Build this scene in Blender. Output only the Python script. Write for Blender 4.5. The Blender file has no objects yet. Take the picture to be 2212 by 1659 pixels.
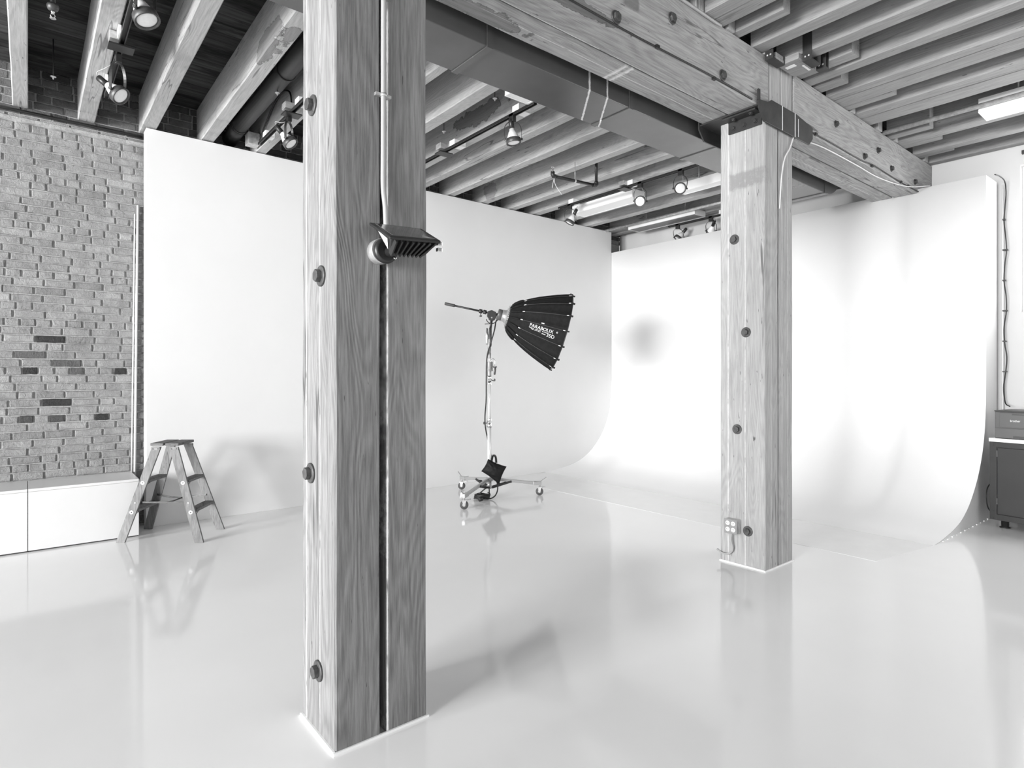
import bpy, bmesh, math, random
from mathutils import Vector, Matrix, noise
random.seed(7)
SC = bpy.context.scene
COL = SC.collection
PI = math.pi

# ------------------------------------------------------------------ camera
H = 1.45                                   # eye height; X and Y follow the two wall directions
YAW = math.radians(50.876)                 # heading measured from +X
cam_d = bpy.data.cameras.new('camera')
cam_d.sensor_fit = 'HORIZONTAL'; cam_d.sensor_width = 36.0
cam_d.lens = 1285.7 / 2212 * 36.0
cam_d.shift_y = -20.6 / 2212
cam_d.clip_start = 0.05; cam_d.clip_end = 200
cam = bpy.data.objects.new('camera', cam_d); COL.objects.link(cam)
cam.location = (0, 0, H)
cam.rotation_euler = (math.radians(90), 0, YAW - math.radians(90))
SC.camera = cam

# ------------------------------------------------------------------ view, sky and daylight
vs = SC.view_settings
SC.display_settings.display_device = 'sRGB'
vs.view_transform = 'Standard'; vs.look = 'None'; vs.gamma = 1.0; vs.use_curve_mapping = False
vs.exposure = 0.20
SC.cycles.max_bounces = 10; SC.cycles.diffuse_bounces = 7; SC.cycles.glossy_bounces = 4
SC.cycles.sample_clamp_indirect = 6.0
wd = bpy.data.worlds.new('overcast_sky'); SC.world = wd; wd.use_nodes = True
bg = wd.node_tree.nodes['Background']
bg.inputs[0].default_value = (1, 1, 1, 1); bg.inputs[1].default_value = 1.4

LEFT_WINDOWS = [(-1.7, 0.9), (1.5, 4.1)]      # Y spans on the left wall
FRONT_WINDOWS = [(-3.2, -1.4), (0.2, 2.0), (3.6, 5.4)]                   # X spans on the wall behind the camera
WZ0, WZ1 = 0.7, 3.7
XL, XR, YF, YB = -11.0, 7.9, -6.0, 6.78
def area(name, loc, rot, sx, sy, power):
    d = bpy.data.lights.new(name, 'AREA'); d.shape = 'RECTANGLE'; d.size = sx; d.size_y = sy; d.energy = power
    o = bpy.data.objects.new(name, d); COL.objects.link(o); o.location = loc; o.rotation_euler = rot
    return o
for a, b in LEFT_WINDOWS:                       # daylight through the windows of the left wall
    area('window_daylight', (XL - 0.16, (a + b) / 2, (WZ0 + WZ1) / 2), (0, -PI / 2, 0), WZ1 - WZ0, b - a, 1700)
for a, b in FRONT_WINDOWS:
    area('window_daylight', ((a + b) / 2, YF - 0.16, (WZ0 + WZ1) / 2), (PI / 2, 0, 0), b - a, WZ1 - WZ0, 20)
area('window_daylight', (XR + 0.30, -1.0, 2.85), (0, PI / 2, 0), 1.5, 4.9, 110)

# ------------------------------------------------------------------ materials
def nd(nt, t, **kw):
    n = nt.nodes.new(t)
    for k, v in kw.items(): setattr(n, k, v)
    return n
def lk(nt, a, b): nt.links.new(a, b)
def newmat(name):
    m = bpy.data.materials.new(name); m.use_nodes = True
    nt = m.node_tree; return m, nt, nt.nodes['Principled BSDF']
def g(v): return (v, v, v, 1)
def mth(nt, op, a, b=None, c=None, clamp=False):
    n = nd(nt, 'ShaderNodeMath', operation=op); n.use_clamp = clamp
    for i, x in enumerate((a, b, c)):
        if x is None: continue
        if isinstance(x, (int, float)): n.inputs[i].default_value = x
        else: lk(nt, x, n.inputs[i])
    return n.outputs[0]
def rng(nt, x, a, b, c=0.0, d=1.0):
    n = nd(nt, 'ShaderNodeMapRange'); lk(nt, x, n.inputs[0])
    for i, v in enumerate((a, b, c, d)): n.inputs[i + 1].default_value = v
    return n.outputs[0]
def mixv(nt, f, a, b):
    n = nd(nt, 'ShaderNodeMix', data_type='FLOAT')
    for i, x in ((0, f), (2, a), (3, b)):
        if isinstance(x, (int, float)): n.inputs[i].default_value = x
        else: lk(nt, x, n.inputs[i])
    return n.outputs[0]
def noi(nt, vec, scale, detail=3.0, rough=0.5, w=None, dist=0.0):
    n = nd(nt, 'ShaderNodeTexNoise'); n.noise_dimensions = '4D' if w is not None else '3D'
    lk(nt, vec, n.inputs['Vector']); n.inputs['Scale'].default_value = scale
    n.inputs['Detail'].default_value = detail; n.inputs['Roughness'].default_value = rough
    n.inputs['Distortion'].default_value = dist
    if w is not None: lk(nt, w, n.inputs['W'])
    return n.outputs[0]
def mapping(nt, src, scale):
    n = nd(nt, 'ShaderNodeMapping'); lk(nt, src, n.inputs['Vector']); n.inputs['Scale'].default_value = scale
    return n.outputs[0]
def bump(nt, h, strength, dist, bs):
    n = nd(nt, 'ShaderNodeBump'); n.inputs['Strength'].default_value = strength
    n.inputs['Distance'].default_value = dist; lk(nt, h, n.inputs['Height']); lk(nt, n.outputs[0], bs.inputs['Normal'])

def plain(name, v, rough=0.5, metal=0.0, spec=0.5, var=0.0, vscale=6.0, bmp=0.0, bscale=80.0, emit=0.0):
    m, nt, bs = newmat(name)
    bs.inputs['Base Color'].default_value = g(v); bs.inputs['Roughness'].default_value = rough
    bs.inputs['Metallic'].default_value = metal; bs.inputs['Specular IOR Level'].default_value = spec
    tc = nd(nt, 'ShaderNodeTexCoord')
    if var:
        x = noi(nt, tc.outputs['Object'], vscale, 5.0, 0.6)
        lk(nt, rng(nt, x, 0.3, 0.7, v * (1 - var), v * (1 + var)), bs.inputs['Base Color'])
    if bmp:
        bump(nt, noi(nt, tc.outputs['Object'], bscale, 3.0), bmp, 0.002, bs)
    if emit:
        bs.inputs['Emission Color'].default_value = (1, 1, 1, 1); bs.inputs['Emission Strength'].default_value = emit
    return m

def wood(name, axis, v, lo=0.72, hi=1.22, ring=1.0, stain=0.0, knots=0.35, rough=0.75, crack=0.6, paint=(), patches=(), blots=(), bm=0.5):
    """weathered sawn timber, grain along one axis; paint = old paint lines (axis, position, half width),
    patches = darker or lighter marks (x0,x1,y0,y1,z0,z1,value factor)"""
    m, nt, bs = newmat(name)
    tc = nd(nt, 'ShaderNodeTexCoord'); oi = nd(nt, 'ShaderNodeObjectInfo')
    w = mth(nt, 'MULTIPLY', oi.outputs['Random'], 37.0)
    co = tc.outputs['Object']
    def sc(across, along):
        s = [across] * 3; s['XYZ'.index(axis)] = along; return tuple(s)
    warp = noi(nt, mapping(nt, co, sc(3.0, 0.7)), 1.0, 3.0, 0.5, w)
    # growth rings: bands of a stretched, warped field
    fld = noi(nt, mapping(nt, co, sc(4.2, 0.62)), 1.0, 2.0, 0.42, w, 0.45)
    rg = mth(nt, 'SINE', mth(nt, 'ADD', mth(nt, 'MULTIPLY', fld, 165.0), mth(nt, 'MULTIPLY', warp, 14.0)))
    rg = mth(nt, 'MULTIPLY', mth(nt, 'ADD', rg, 1.0), 0.5)
    fine = noi(nt, mapping(nt, co, sc(150.0, 7.0)), 1.0, 4.0, 0.65, w)
    mid = noi(nt, mapping(nt, co, sc(34.0, 1.7)), 1.0, 4.0, 0.65, w)
    big = noi(nt, mapping(nt, co, sc(2.2, 0.8)), 1.0, 4.0, 0.55, w)
    t = mth(nt, 'ADD', mth(nt, 'MULTIPLY', rg, 0.16 * ring), mth(nt, 'MULTIPLY', rng(nt, fine, 0.3, 0.7), 0.46))
    t = mth(nt, 'ADD', t, mth(nt, 'MULTIPLY', rng(nt, mid, 0.3, 0.7), 0.22))
    t = mth(nt, 'ADD', t, mth(nt, 'MULTIPLY', rng(nt, big, 0.3, 0.7), 0.28))
    val = rng(nt, t, 0.25, 0.95, v * lo, v * hi)
    pit = noi(nt, mapping(nt, co, sc(75.0, 13.0)), 1.0, 2.0, 0.5, w)
    val = mixv(nt, rng(nt, pit, 0.70, 0.74, 0.0, 0.85), val, v * 0.2)
    # drying checks
    if crack:
        ck = noi(nt, mapping(nt, co, sc(11.0, 0.55)), 1.0, 2.0, 0.5, w)
        c1 = mth(nt, 'ABSOLUTE', mth(nt, 'SUBTRACT', ck, 0.62))
        c1 = rng(nt, c1, 0.004, 0.012, 1.0, 0.0)
        lim = noi(nt, mapping(nt, co, sc(1.6, 0.9)), 1.0, 1.0, 0.5, w)
        c1 = mth(nt, 'MULTIPLY', c1, rng(nt, lim, 0.5, 0.56))
        val = mixv(nt, mth(nt, 'MULTIPLY', c1, crack), val, v * 0.12)
    if knots:
        vo = nd(nt, 'ShaderNodeTexVoronoi'); vo.voronoi_dimensions = '4D'
        lk(nt, mapping(nt, co, sc(9.0, 4.2)), vo.inputs['Vector']); lk(nt, w, vo.inputs['W']); vo.inputs['Scale'].default_value = 1.0
        k = rng(nt, vo.outputs['Distance'], 0.06, 0.15, 1.0, 0.0)
        sel = rng(nt, noi(nt, mapping(nt, co, sc(1.1, 1.1)), 1.7, 1.0, 0.5, w), 0.50, 0.55)
        val = mixv(nt, mth(nt, 'MULTIPLY', mth(nt, 'MULTIPLY', k, sel), knots), val, v * 0.2)
    if stain:
        s1 = noi(nt, mapping(nt, co, sc(1.1, 0.5)), 1.5, 4.0, 0.55, w, 0.6)
        f = rng(nt, s1, 0.57, 0.60, 0.0, 1.0)
        rim = rng(nt, mth(nt, 'ABSOLUTE', mth(nt, 'SUBTRACT', s1, 0.59)), 0.0, 0.022, 1.0, 0.0)
        val = mixv(nt, mth(nt, 'MULTIPLY', f, stain * 0.55), val, v * 0.35)
        val = mixv(nt, mth(nt, 'MULTIPLY', rim, stain * 0.7), val, v * 0.16)
    geo = nd(nt, 'ShaderNodeNewGeometry'); sx = nd(nt, 'ShaderNodeSeparateXYZ'); lk(nt, geo.outputs['Position'], sx.inputs[0])
    rag = noi(nt, geo.outputs['Position'], 30.0, 4.0, 0.7)
    gap = noi(nt, geo.outputs['Position'], 5.0, 3.0, 0.6)
    for ax, pos, hw in paint:                      # thin ragged lines of old white paint
        d = mth(nt, 'ABSOLUTE', mth(nt, 'SUBTRACT', sx.outputs['XYZ'.index(ax)], pos))
        d = mth(nt, 'ADD', d, mth(nt, 'MULTIPLY', mth(nt, 'SUBTRACT', rag, 0.5), hw * 1.3))
        f = mth(nt, 'MULTIPLY', rng(nt, d, hw * 0.6, hw, 0.85, 0.0), rng(nt, gap, 0.36, 0.46))
        val = mixv(nt, f, val, 0.62)
    for x0, x1, y0, y1, z0, z1, fac in patches:
        f = None
        for o_, a, b in (('X', x0, x1), ('Y', y0, y1), ('Z', z0, z1)):
            if a is None: continue
            c = sx.outputs['XYZ'.index(o_)]
            e = mth(nt, 'ADD', c, mth(nt, 'MULTIPLY', mth(nt, 'SUBTRACT', rag, 0.5), 0.05))
            q = mth(nt, 'MULTIPLY', rng(nt, e, a - 0.010, a + 0.010), rng(nt, e, b - 0.010, b + 0.010, 1.0, 0.0))
            f = q if f is None else mth(nt, 'MULTIPLY', f, q)
        val = mixv(nt, mth(nt, 'MULTIPLY', f, 0.8), val, v * fac)
    for c, r, dk in blots:                         # ragged water stains: dark inside, darker tide line
        vs_ = nd(nt, 'ShaderNodeVectorMath', operation='SUBTRACT'); lk(nt, geo.outputs['Position'], vs_.inputs[0]); vs_.inputs[1].default_value = c
        vd = nd(nt, 'ShaderNodeVectorMath', operation='DIVIDE'); lk(nt, vs_.outputs[0], vd.inputs[0]); vd.inputs[1].default_value = r
        vl = nd(nt, 'ShaderNodeVectorMath', operation='LENGTH'); lk(nt, vd.outputs[0], vl.inputs[0])
        wob = noi(nt, geo.outputs['Position'], 7.0, 6.0, 0.68)
        e = mth(nt, 'ADD', vl.outputs['Value'], mth(nt, 'MULTIPLY', mth(nt, 'SUBTRACT', wob, 0.5), 2.4))
        val = mixv(nt, mth(nt, 'MULTIPLY', rng(nt, e, 0.92, 1.0, 1.0, 0.0), 0.62 * dk), val, v * 0.16)
        val = mixv(nt, mth(nt, 'MULTIPLY', rng(nt, mth(nt, 'ABSOLUTE', mth(nt, 'SUBTRACT', e, 0.94)), 0.0, 0.09, 1.0, 0.0), 0.7 * dk), val, v * 0.12)
    lk(nt, val, bs.inputs['Base Color'])
    bs.inputs['Roughness'].default_value = rough; bs.inputs['Specular IOR Level'].default_value = 0.25
    hgt = mth(nt, 'ADD', mth(nt, 'MULTIPLY', rg, 0.25), mth(nt, 'MULTIPLY', fine, 0.5))
    bump(nt, hgt, bm, 0.003, bs)
    return m

def brick_mat():
    m, nt, bs = newmat('old_brick')
    at = nd(nt, 'ShaderNodeAttribute'); at.attribute_name = 'shade'
    tc = nd(nt, 'ShaderNodeTexCoord')
    n1 = noi(nt, tc.outputs['Object'], 9.0, 5.0, 0.65); n2 = noi(nt, tc.outputs['Object'], 120.0, 4.0, 0.7)
    v = mth(nt, 'MULTIPLY', at.outputs['Fac'], rng(nt, n1, 0.3, 0.7, 0.74, 1.2))
    pits = rng(nt, n2, 0.30, 0.38, 0.45, 1.0)
    v = mth(nt, 'MULTIPLY', v, pits)
    smear = rng(nt, noi(nt, tc.outputs['Object'], 22.0, 5.0, 0.7), 0.72, 0.76)
    v = mixv(nt, mth(nt, 'MULTIPLY', smear, 0.6), v, 0.6)
    lk(nt, v, bs.inputs['Base Color']); bs.inputs['Roughness'].default_value = 0.9; bs.inputs['Specular IOR Level'].default_value = 0.2
    bump(nt, mth(nt, 'ADD', n2, mth(nt, 'MULTIPLY', noi(nt, tc.outputs['Object'], 45.0, 4.0, 0.6), 1.5)), 1.0, 0.006, bs)
    return m
def mortar_mat():
    m, nt, bs = newmat('old_mortar')
    tc = nd(nt, 'ShaderNodeTexCoord')
    n1 = noi(nt, tc.outputs['Object'], 60.0, 5.0, 0.7)
    lk(nt, rng(nt, n1, 0.3, 0.7, 0.30, 0.50), bs.inputs['Base Color']); bs.inputs['Roughness'].default_value = 0.95
    bump(nt, n1, 1.0, 0.01, bs)
    return m
def deck_mat():
    m, nt, bs = newmat('dark_deck_boards')
    tc = nd(nt, 'ShaderNodeTexCoord'); co = tc.outputs['Object']
    sx = nd(nt, 'ShaderNodeSeparateXYZ'); lk(nt, co, sx.inputs[0])
    yb = mth(nt, 'MULTIPLY', sx.outputs[1], 1 / 0.135)
    idx = mth(nt, 'FLOOR', yb); fr = mth(nt, 'FRACT', yb)
    wn = nd(nt, 'ShaderNodeTexWhiteNoise', noise_dimensions='1D'); lk(nt, idx, wn.inputs['W'])
    gr = noi(nt, mapping(nt, co, (1.0, 30.0, 30.0)), 1.0, 4.0, 0.6, mth(nt, 'MULTIPLY', idx, 3.7))
    st = noi(nt, mapping(nt, co, (1.2, 4.5, 1.0)), 1.0, 5.0, 0.65, mth(nt, 'MULTIPLY', idx, 0.35))
    v = mth(nt, 'ADD', mth(nt, 'MULTIPLY', rng(nt, gr, 0.3, 0.7), 0.04), mth(nt, 'MULTIPLY', wn.outputs[0], 0.05))
    v = mth(nt, 'ADD', v, 0.008)
    v = mth(nt, 'MULTIPLY', v, rng(nt, st, 0.50, 0.62, 1.0, 0.18))
    seam = mth(nt, 'MULTIPLY', rng(nt, fr, 0.0, 0.05), rng(nt, fr, 0.97, 1.0, 1.0, 0.0))
    v = mth(nt, 'MULTIPLY', v, mth(nt, 'ADD', mth(nt, 'MULTIPLY', seam, 0.85), 0.15))
    lk(nt, v, bs.inputs['Base Color']); bs.inputs['Roughness'].default_value = 0.85; bs.inputs['Specular IOR Level'].default_value = 0.2
    return m
def floor_mat():
    m, nt, bs = newmat('glossy_white_floor_paint')
    tc = nd(nt, 'ShaderNodeTexCoord'); co = tc.outputs['Object']
    n1 = noi(nt, co, 0.7, 4.0, 0.6); n2 = noi(nt, co, 160.0, 2.0, 0.5)
    lk(nt, rng(nt, n1, 0.3, 0.7, 0.86, 0.90), bs.inputs['Base Color'])
    lk(nt, rng(nt, n1, 0.3, 0.7, 0.07, 0.12), bs.inputs['Roughness'])
    bs.inputs['Specular IOR Level'].default_value = 0.5
    bump(nt, noi(nt, co, 3.0, 2.0, 0.5), 0.05, 0.004, bs)
    return m
def duct_mat(name, v, stripes=()):
    m, nt, bs = newmat(name)
    geo = nd(nt, 'ShaderNodeNewGeometry'); sx = nd(nt, 'ShaderNodeSeparateXYZ'); lk(nt, geo.outputs['Position'], sx.inputs[0])
    n1 = noi(nt, geo.outputs['Position'], 2.0, 4.0, 0.6); rag = noi(nt, geo.outputs['Position'], 35.0, 4.0, 0.7)
    val = rng(nt, n1, 0.3, 0.7, v * 0.9, v * 1.12)
    spk = rng(nt, noi(nt, geo.outputs['Position'], 45.0, 2.0, 0.5), 0.78, 0.80)
    val = mixv(nt, spk, val, 0.6)
    for x, k, hw in stripes:                       # dried white paint runs across the duct (slanted: x + k*y)
        d = mth(nt, 'SUBTRACT', sx.outputs[0], mth(nt, 'ADD', mth(nt, 'MULTIPLY', sx.outputs[1], k), x))
        d = mth(nt, 'ADD', mth(nt, 'ABSOLUTE', d), mth(nt, 'MULTIPLY', mth(nt, 'SUBTRACT', rag, 0.5), hw * 1.6))
        val = mixv(nt, rng(nt, d, hw * 0.5, hw, 0.9, 0.0), val, 0.75)
    lk(nt, val, bs.inputs['Base Color']); bs.inputs['Roughness'].default_value = 0.24
    return m

M = {}
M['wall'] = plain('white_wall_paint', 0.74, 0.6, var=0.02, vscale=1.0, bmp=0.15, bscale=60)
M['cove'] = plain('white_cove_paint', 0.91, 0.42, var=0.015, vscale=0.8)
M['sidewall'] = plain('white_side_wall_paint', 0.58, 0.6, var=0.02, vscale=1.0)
M['white'] = plain('white_laminate', 0.70, 0.35, var=0.01)
M['lid'] = plain('satin_white_lid', 0.72, 0.3)
M['floor'] = floor_mat(); M['brick'] = brick_mat(); M['mortar'] = mortar_mat(); M['deck'] = deck_mat()
M['post'] = wood('post_timber', 'Z', 0.225, lo=0.55, hi=1.35, ring=0.95, bm=0.8, paint=(('Y', 2.482, 0.005), ('Y', 2.335, 0.003), ('X', 1.130, 0.003)))
M['post_far'] = wood('far_post_timber', 'Z', 0.41, lo=0.70, hi=1.2, paint=(('Y', 2.51, 0.005), ('Y', 2.37, 0.004), ('X', 4.285, 0.004), ('X', 4.455, 0.005), ('X', 4.54, 0.003)),
                    patches=((4.18, 4.26, 2.22, 2.50, 2.86, 2.98, 0.62),), crack=0.8)
M['beam'] = wood('beam_timber', 'X', 0.37, lo=0.6, hi=1.25, ring=1.15, blots=(((1.92, 2.61, 3.40), (0.30, 0.07, 0.05), 0.8), ((2.25, 2.216, 3.40), (0.35, 0.05, 0.035), 0.9)), paint=(('Y', 2.440, 0.006), ('Y', 2.566, 0.004)),
                patches=((2.26, 2.36, 2.19, 2.23, 3.55, 3.75, 0.35), (2.62, 2.75, 2.19, 2.23, 3.55, 3.68, 0.4), (2.93, 2.955, 2.45, 2.67, 3.37, 3.41, 2.2), (2.985, 3.01, 2.45, 2.67, 3.37, 3.41, 2.2)))
M['joist'] = wood('joist_timber', 'Y', 0.46, lo=0.72, hi=1.18, ring=0.8, stain=0.25)
M['joist_stained'] = wood('water_stained_joist_timber', 'Y', 0.46, lo=0.72, hi=1.18, ring=0.8, stain=0.25, blots=(((3.42, 4.75, 3.99), (0.12, 0.42, 0.085), 1.0), ((1.34, 4.42, 3.86), (0.10, 0.28, 0.09), 0.8), ((1.42, 4.18, 3.80), (0.05, 0.16, 0.03), 0.8), ((4.795, 6.36, 3.90), (0.06, 0.14, 0.12), 0.7)))
M['joist_r'] = wood('planed_joist_timber', 'Y', 0.32, lo=0.68, hi=1.2, ring=0.7, stain=0.0, knots=0.3, crack=0.35)
M['block'] = wood('block_timber', 'Z', 0.36, stain=0.0)
M['ladder'] = wood('worn_ladder_wood', 'Z', 0.23, lo=0.55, hi=1.3, ring=0.6, stain=0.25, bm=0.2)
M['tread'] = wood('worn_tread_wood', 'Y', 0.17, lo=0.6, hi=1.3, bm=0.2)
M['duct'] = duct_mat('grey_duct_paint', 0.085, ((-0.0, 0.0, 0.0001), (0.645, 0.82, 0.011), (0.765, 0.84, 0.010), (2.72, 0.75, 0.01), (2.95, 0.75, 0.01)))
M['black'] = plain('satin_black_metal', 0.018, 0.4, var=0.2)
M['dark'] = plain('dark_bracket_steel', 0.03, 0.5, var=0.35, vscale=12, bmp=0.3, bscale=40)
M['iron'] = plain('dull_bolt_iron', 0.09, 0.5, 0.45, var=0.35, vscale=40)
M['galv'] = plain('galvanised_steel', 0.55, 0.4, 0.6, var=0.25, vscale=30)
M['chrome'] = plain('polished_chrome', 0.85, 0.12, 1.0)
M['alu'] = plain('silver_aluminium', 0.38, 0.38, 0.5)
M['rubber'] = plain('grey_rubber', 0.05, 0.6)
M['cable'] = plain('black_cable_rubber', 0.012, 0.5)
M['wcable'] = plain('white_cable_sheath', 0.72, 0.5)
M['gcable'] = plain('grey_conduit_sheath', 0.36, 0.45)
M['fabric'] = plain('black_softbox_fabric', 0.012, 0.8, 0.0, 0.2, var=0.3, vscale=25, bmp=0.4, bscale=60)
M['bag'] = plain('black_nylon', 0.008, 0.6, 0.0, 0.2, var=0.4, vscale=14, bmp=0.6, bscale=25)
M['silver'] = plain('silver_lining', 0.8, 0.3, 0.9)
M['ink'] = plain('white_print', 0.85, 0.6)
M['bulb'] = plain('frosted_bulb_glass', 0.82, 0.3)
M['lens'] = plain('pale_lamp_lens', 0.88, 0.15, var=0.05, vscale=50)
M['fix'] = plain('white_enamel', 0.88, 0.35)
M['diff'] = plain('white_diffuser', 0.85, 0.4, emit=0.0)
M['diff_on'] = plain('lit_diffuser', 0.85, 0.4, emit=0.35)
M['unlit'] = plain('grey_unlit_diffuser', 0.22, 0.4)
M['apron'] = plain('white_cove_floor_paint', 0.84, 0.22, var=0.02)
M['steelpole'] = plain('bright_steel_tube', 0.72, 0.28, 0.3)
M['pipe'] = plain('dark_iron_pipe', 0.03, 0.45, var=0.2)
M['printer'] = plain('grey_printer_plastic', 0.10, 0.4)
M['pdark'] = plain('dark_printer_plastic', 0.05, 0.4)
M['cab'] = plain('dark_cabinet_steel', 0.026, 0.35, var=0.12, vscale=3)
M['cabdoor'] = plain('dark_cabinet_door', 0.034, 0.3, var=0.12, vscale=3)
M['plastic'] = plain('white_outlet_plastic', 0.85, 0.4)
M['glass'] = plain('dark_lamp_glass', 0.10, 0.06)
M['caulk'] = plain('white_floor_caulk', 0.86, 0.4)
M['plate'] = plain('dull_cover_plate', 0.30, 0.45, 0.4)
M['gap_shade'] = plain('painted_gap_shadow', 0.02, 0.9, 0.0, 0.1)  # near-black colour standing in for shadow inside the post joints
M['ground'] = plain('outside_ground', 0.3, 0.9)

# ------------------------------------------------------------------ mesh helpers
class MB:
    def __init__(s): s.bm = bmesh.new(); s.shade = None
    def face(s, pts):
        return s.bm.faces.new([s.bm.verts.new(p) for p in pts])
    def hexa(s, lo, hi):           # two rings of four points
        a = [s.bm.verts.new(p) for p in lo]; b = [s.bm.verts.new(p) for p in hi]
        s.bm.faces.new(a[::-1]); s.bm.faces.new(b)
        for i in range(4):
            j = (i + 1) % 4; s.bm.faces.new((a[i], a[j], b[j], b[i]))
        return s
    def box(s, x0, x1, y0, y1, z0, z1):
        return s.hexa([(x0, y0, z0), (x1, y0, z0), (x1, y1, z0), (x0, y1, z0)], [(x0, y0, z1), (x1, y0, z1), (x1, y1, z1), (x0, y1, z1)])
    def obox(s, c, ax, ay, az, hx, hy, hz):   # oriented box: centre, three unit axes, half sizes
        c, ax, ay, az = map(Vector, (c, ax, ay, az))
        def p(i, j, k): return c + ax * hx * i + ay * hy * j + az * hz * k
        return s.hexa([p(-1, -1, -1), p(1, -1, -1), p(1, 1, -1), p(-1, 1, -1)], [p(-1, -1, 1), p(1, -1, 1), p(1, 1, 1), p(-1, 1, 1)])
    def bar(s, a, b, w, t, up=(0, 0, 1)):     # rectangular bar from a to b; w across, t along 'up'
        a, b = Vector(a), Vector(b); d = (b - a).normalized(); up = Vector(up)
        sd = d.cross(up)
        if sd.length < 1e-4: sd = d.cross(Vector((1, 0, 0)))
        sd.normalize(); u = sd.cross(d).normalized()
        return s.obox((a + b) / 2, sd, u, d, w / 2, t / 2, (b - a).length / 2)
    def tube(s, pts, r, n=10, caps=True, closed=False):
        pts = [Vector(p) for p in pts]; rr = r if isinstance(r, (list, tuple)) else [r] * len(pts)
        rings = []; prev = None; N = len(pts)
        for i, p in enumerate(pts):
            if closed: d = pts[(i + 1) % N] - pts[i - 1]
            else: d = pts[min(i + 1, N - 1)] - pts[max(i - 1, 0)]
            d.normalize()
            if prev is None:
                u = d.orthogonal().normalized()
            else:
                u = prev - d * prev.dot(d)
                u = u.normalized() if u.length > 1e-5 else d.orthogonal().normalized()
            prev = u; v = d.cross(u)
            rings.append([s.bm.verts.new(p + (u * math.cos(2 * PI * k / n) + v * math.sin(2 * PI * k / n)) * rr[i]) for k in range(n)])
        for i in range(N if closed else N - 1):
            A, B = rings[i], rings[(i + 1) % N]
            for k in range(n):
                f = s.bm.faces.new((A[k], A[(k + 1) % n], B[(k + 1) % n], B[k])); f.smooth = True
        if caps and not closed:
            s.bm.faces.new(rings[0][::-1]); s.bm.faces.new(rings[-1])
        return s
    def lathe(s, o, ax, prof, n=24, caps=True):   # prof = [(distance along axis, radius)]
        o = Vector(o); ax = Vector(ax).normalized(); u = ax.orthogonal().normalized(); v = ax.cross(u)
        rings = [[s.bm.verts.new(o + ax * t + (u * math.cos(2 * PI * k / n) + v * math.sin(2 * PI * k / n)) * max(r, 1e-4)) for k in range(n)] for t, r in prof]
        for A, B in zip(rings, rings[1:]):
            for k in range(n):
                f = s.bm.faces.new((A[k], A[(k + 1) % n], B[(k + 1) % n], B[k])); f.smooth = True
        if caps:
            s.bm.faces.new(rings[0][::-1]); s.bm.faces.new(rings[-1])
        return s
    def cyl(s, a, b, r, n=16):
        a, b = Vector(a), Vector(b); return s.lathe(a, b - a, [(0, r), ((b - a).length, r)], n)
    def prism(s, poly, d):                    # planar polygon pushed along d
        a = [s.bm.verts.new(p) for p in poly]; b = [s.bm.verts.new(Vector(p) + Vector(d)) for p in poly]
        s.bm.faces.new(a[::-1]); s.bm.faces.new(b); n = len(a)
        for i in range(n):
            j = (i + 1) % n; s.bm.faces.new((a[i], a[j], b[j], b[i]))
        return s
    def build(s, name, mat, parent=None, bevel=0.0, seg=2, smooth=False):
        bm = s.bm
        bmesh.ops.recalc_face_normals(bm, faces=bm.faces[:])
        if bevel:
            ed = [e for e in bm.edges if len(e.link_faces) == 2 and e.calc_face_angle(0) > 0.6]
            bmesh.ops.bevel(bm, geom=ed, offset=bevel, segments=seg, affect='EDGES', profile=0.5, clamp_overlap=True)
        if smooth:
            for f in bm.faces: f.smooth = True
        me = bpy.data.meshes.new(name); bm.to_mesh(me); bm.free()
        me.materials.append(M[mat] if isinstance(mat, str) else mat)
        o = bpy.data.objects.new(name, me); COL.objects.link(o)
        if parent is not None:
            me.transform(WM[parent.name].inverted()); o.parent = parent; WM[o.name] = WM[parent.name]
        else: WM[o.name] = Matrix.Identity(4)
        return o
WM = {}
def tag(o, label, cat, group=None):
    o['label'] = label; o['category'] = cat; o['kind'] = 'thing'
    if group: o['group'] = group
    return o
def thing(name, label, cat, loc, group=None):
    o = bpy.data.objects.new(name, None); COL.objects.link(o); o.location = loc; o.empty_display_size = 0.1
    WM[o.name] = Matrix.Translation(Vector(loc))
    return tag(o, label, cat, group)
def solo(mb, name, mat, label, cat, loc, group=None, **kw):     # a thing that is one mesh, its origin at its base
    o = mb.build(name, mat, None, **kw); o.data.transform(Matrix.Translation(-Vector(loc))); o.location = loc
    WM[o.name] = Matrix.Translation(Vector(loc))
    return tag(o, label, cat, group)
def struct(mb, name, mat, parent=None, **kw):
    o = mb.build(name, mat, parent, **kw)
    if parent is None: o['kind'] = 'structure'
    return o
def smooth_path(pts, k=6):                  # Catmull-Rom through points
    P = [Vector(p) for p in pts]; P = [P[0] * 2 - P[1]] + P + [P[-1] * 2 - P[-2]]; out = []
    for i in range(1, len(P) - 2):
        a, b, c, d = P[i - 1:i + 3]
        for j in range(k):
            t = j / k
            out.append(0.5 * ((2 * b) + (c - a) * t + (2 * a - 5 * b + 4 * c - d) * t * t + (3 * b - a - 3 * c + d) * t ** 3))
    out.append(P[-2]); return out

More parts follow.
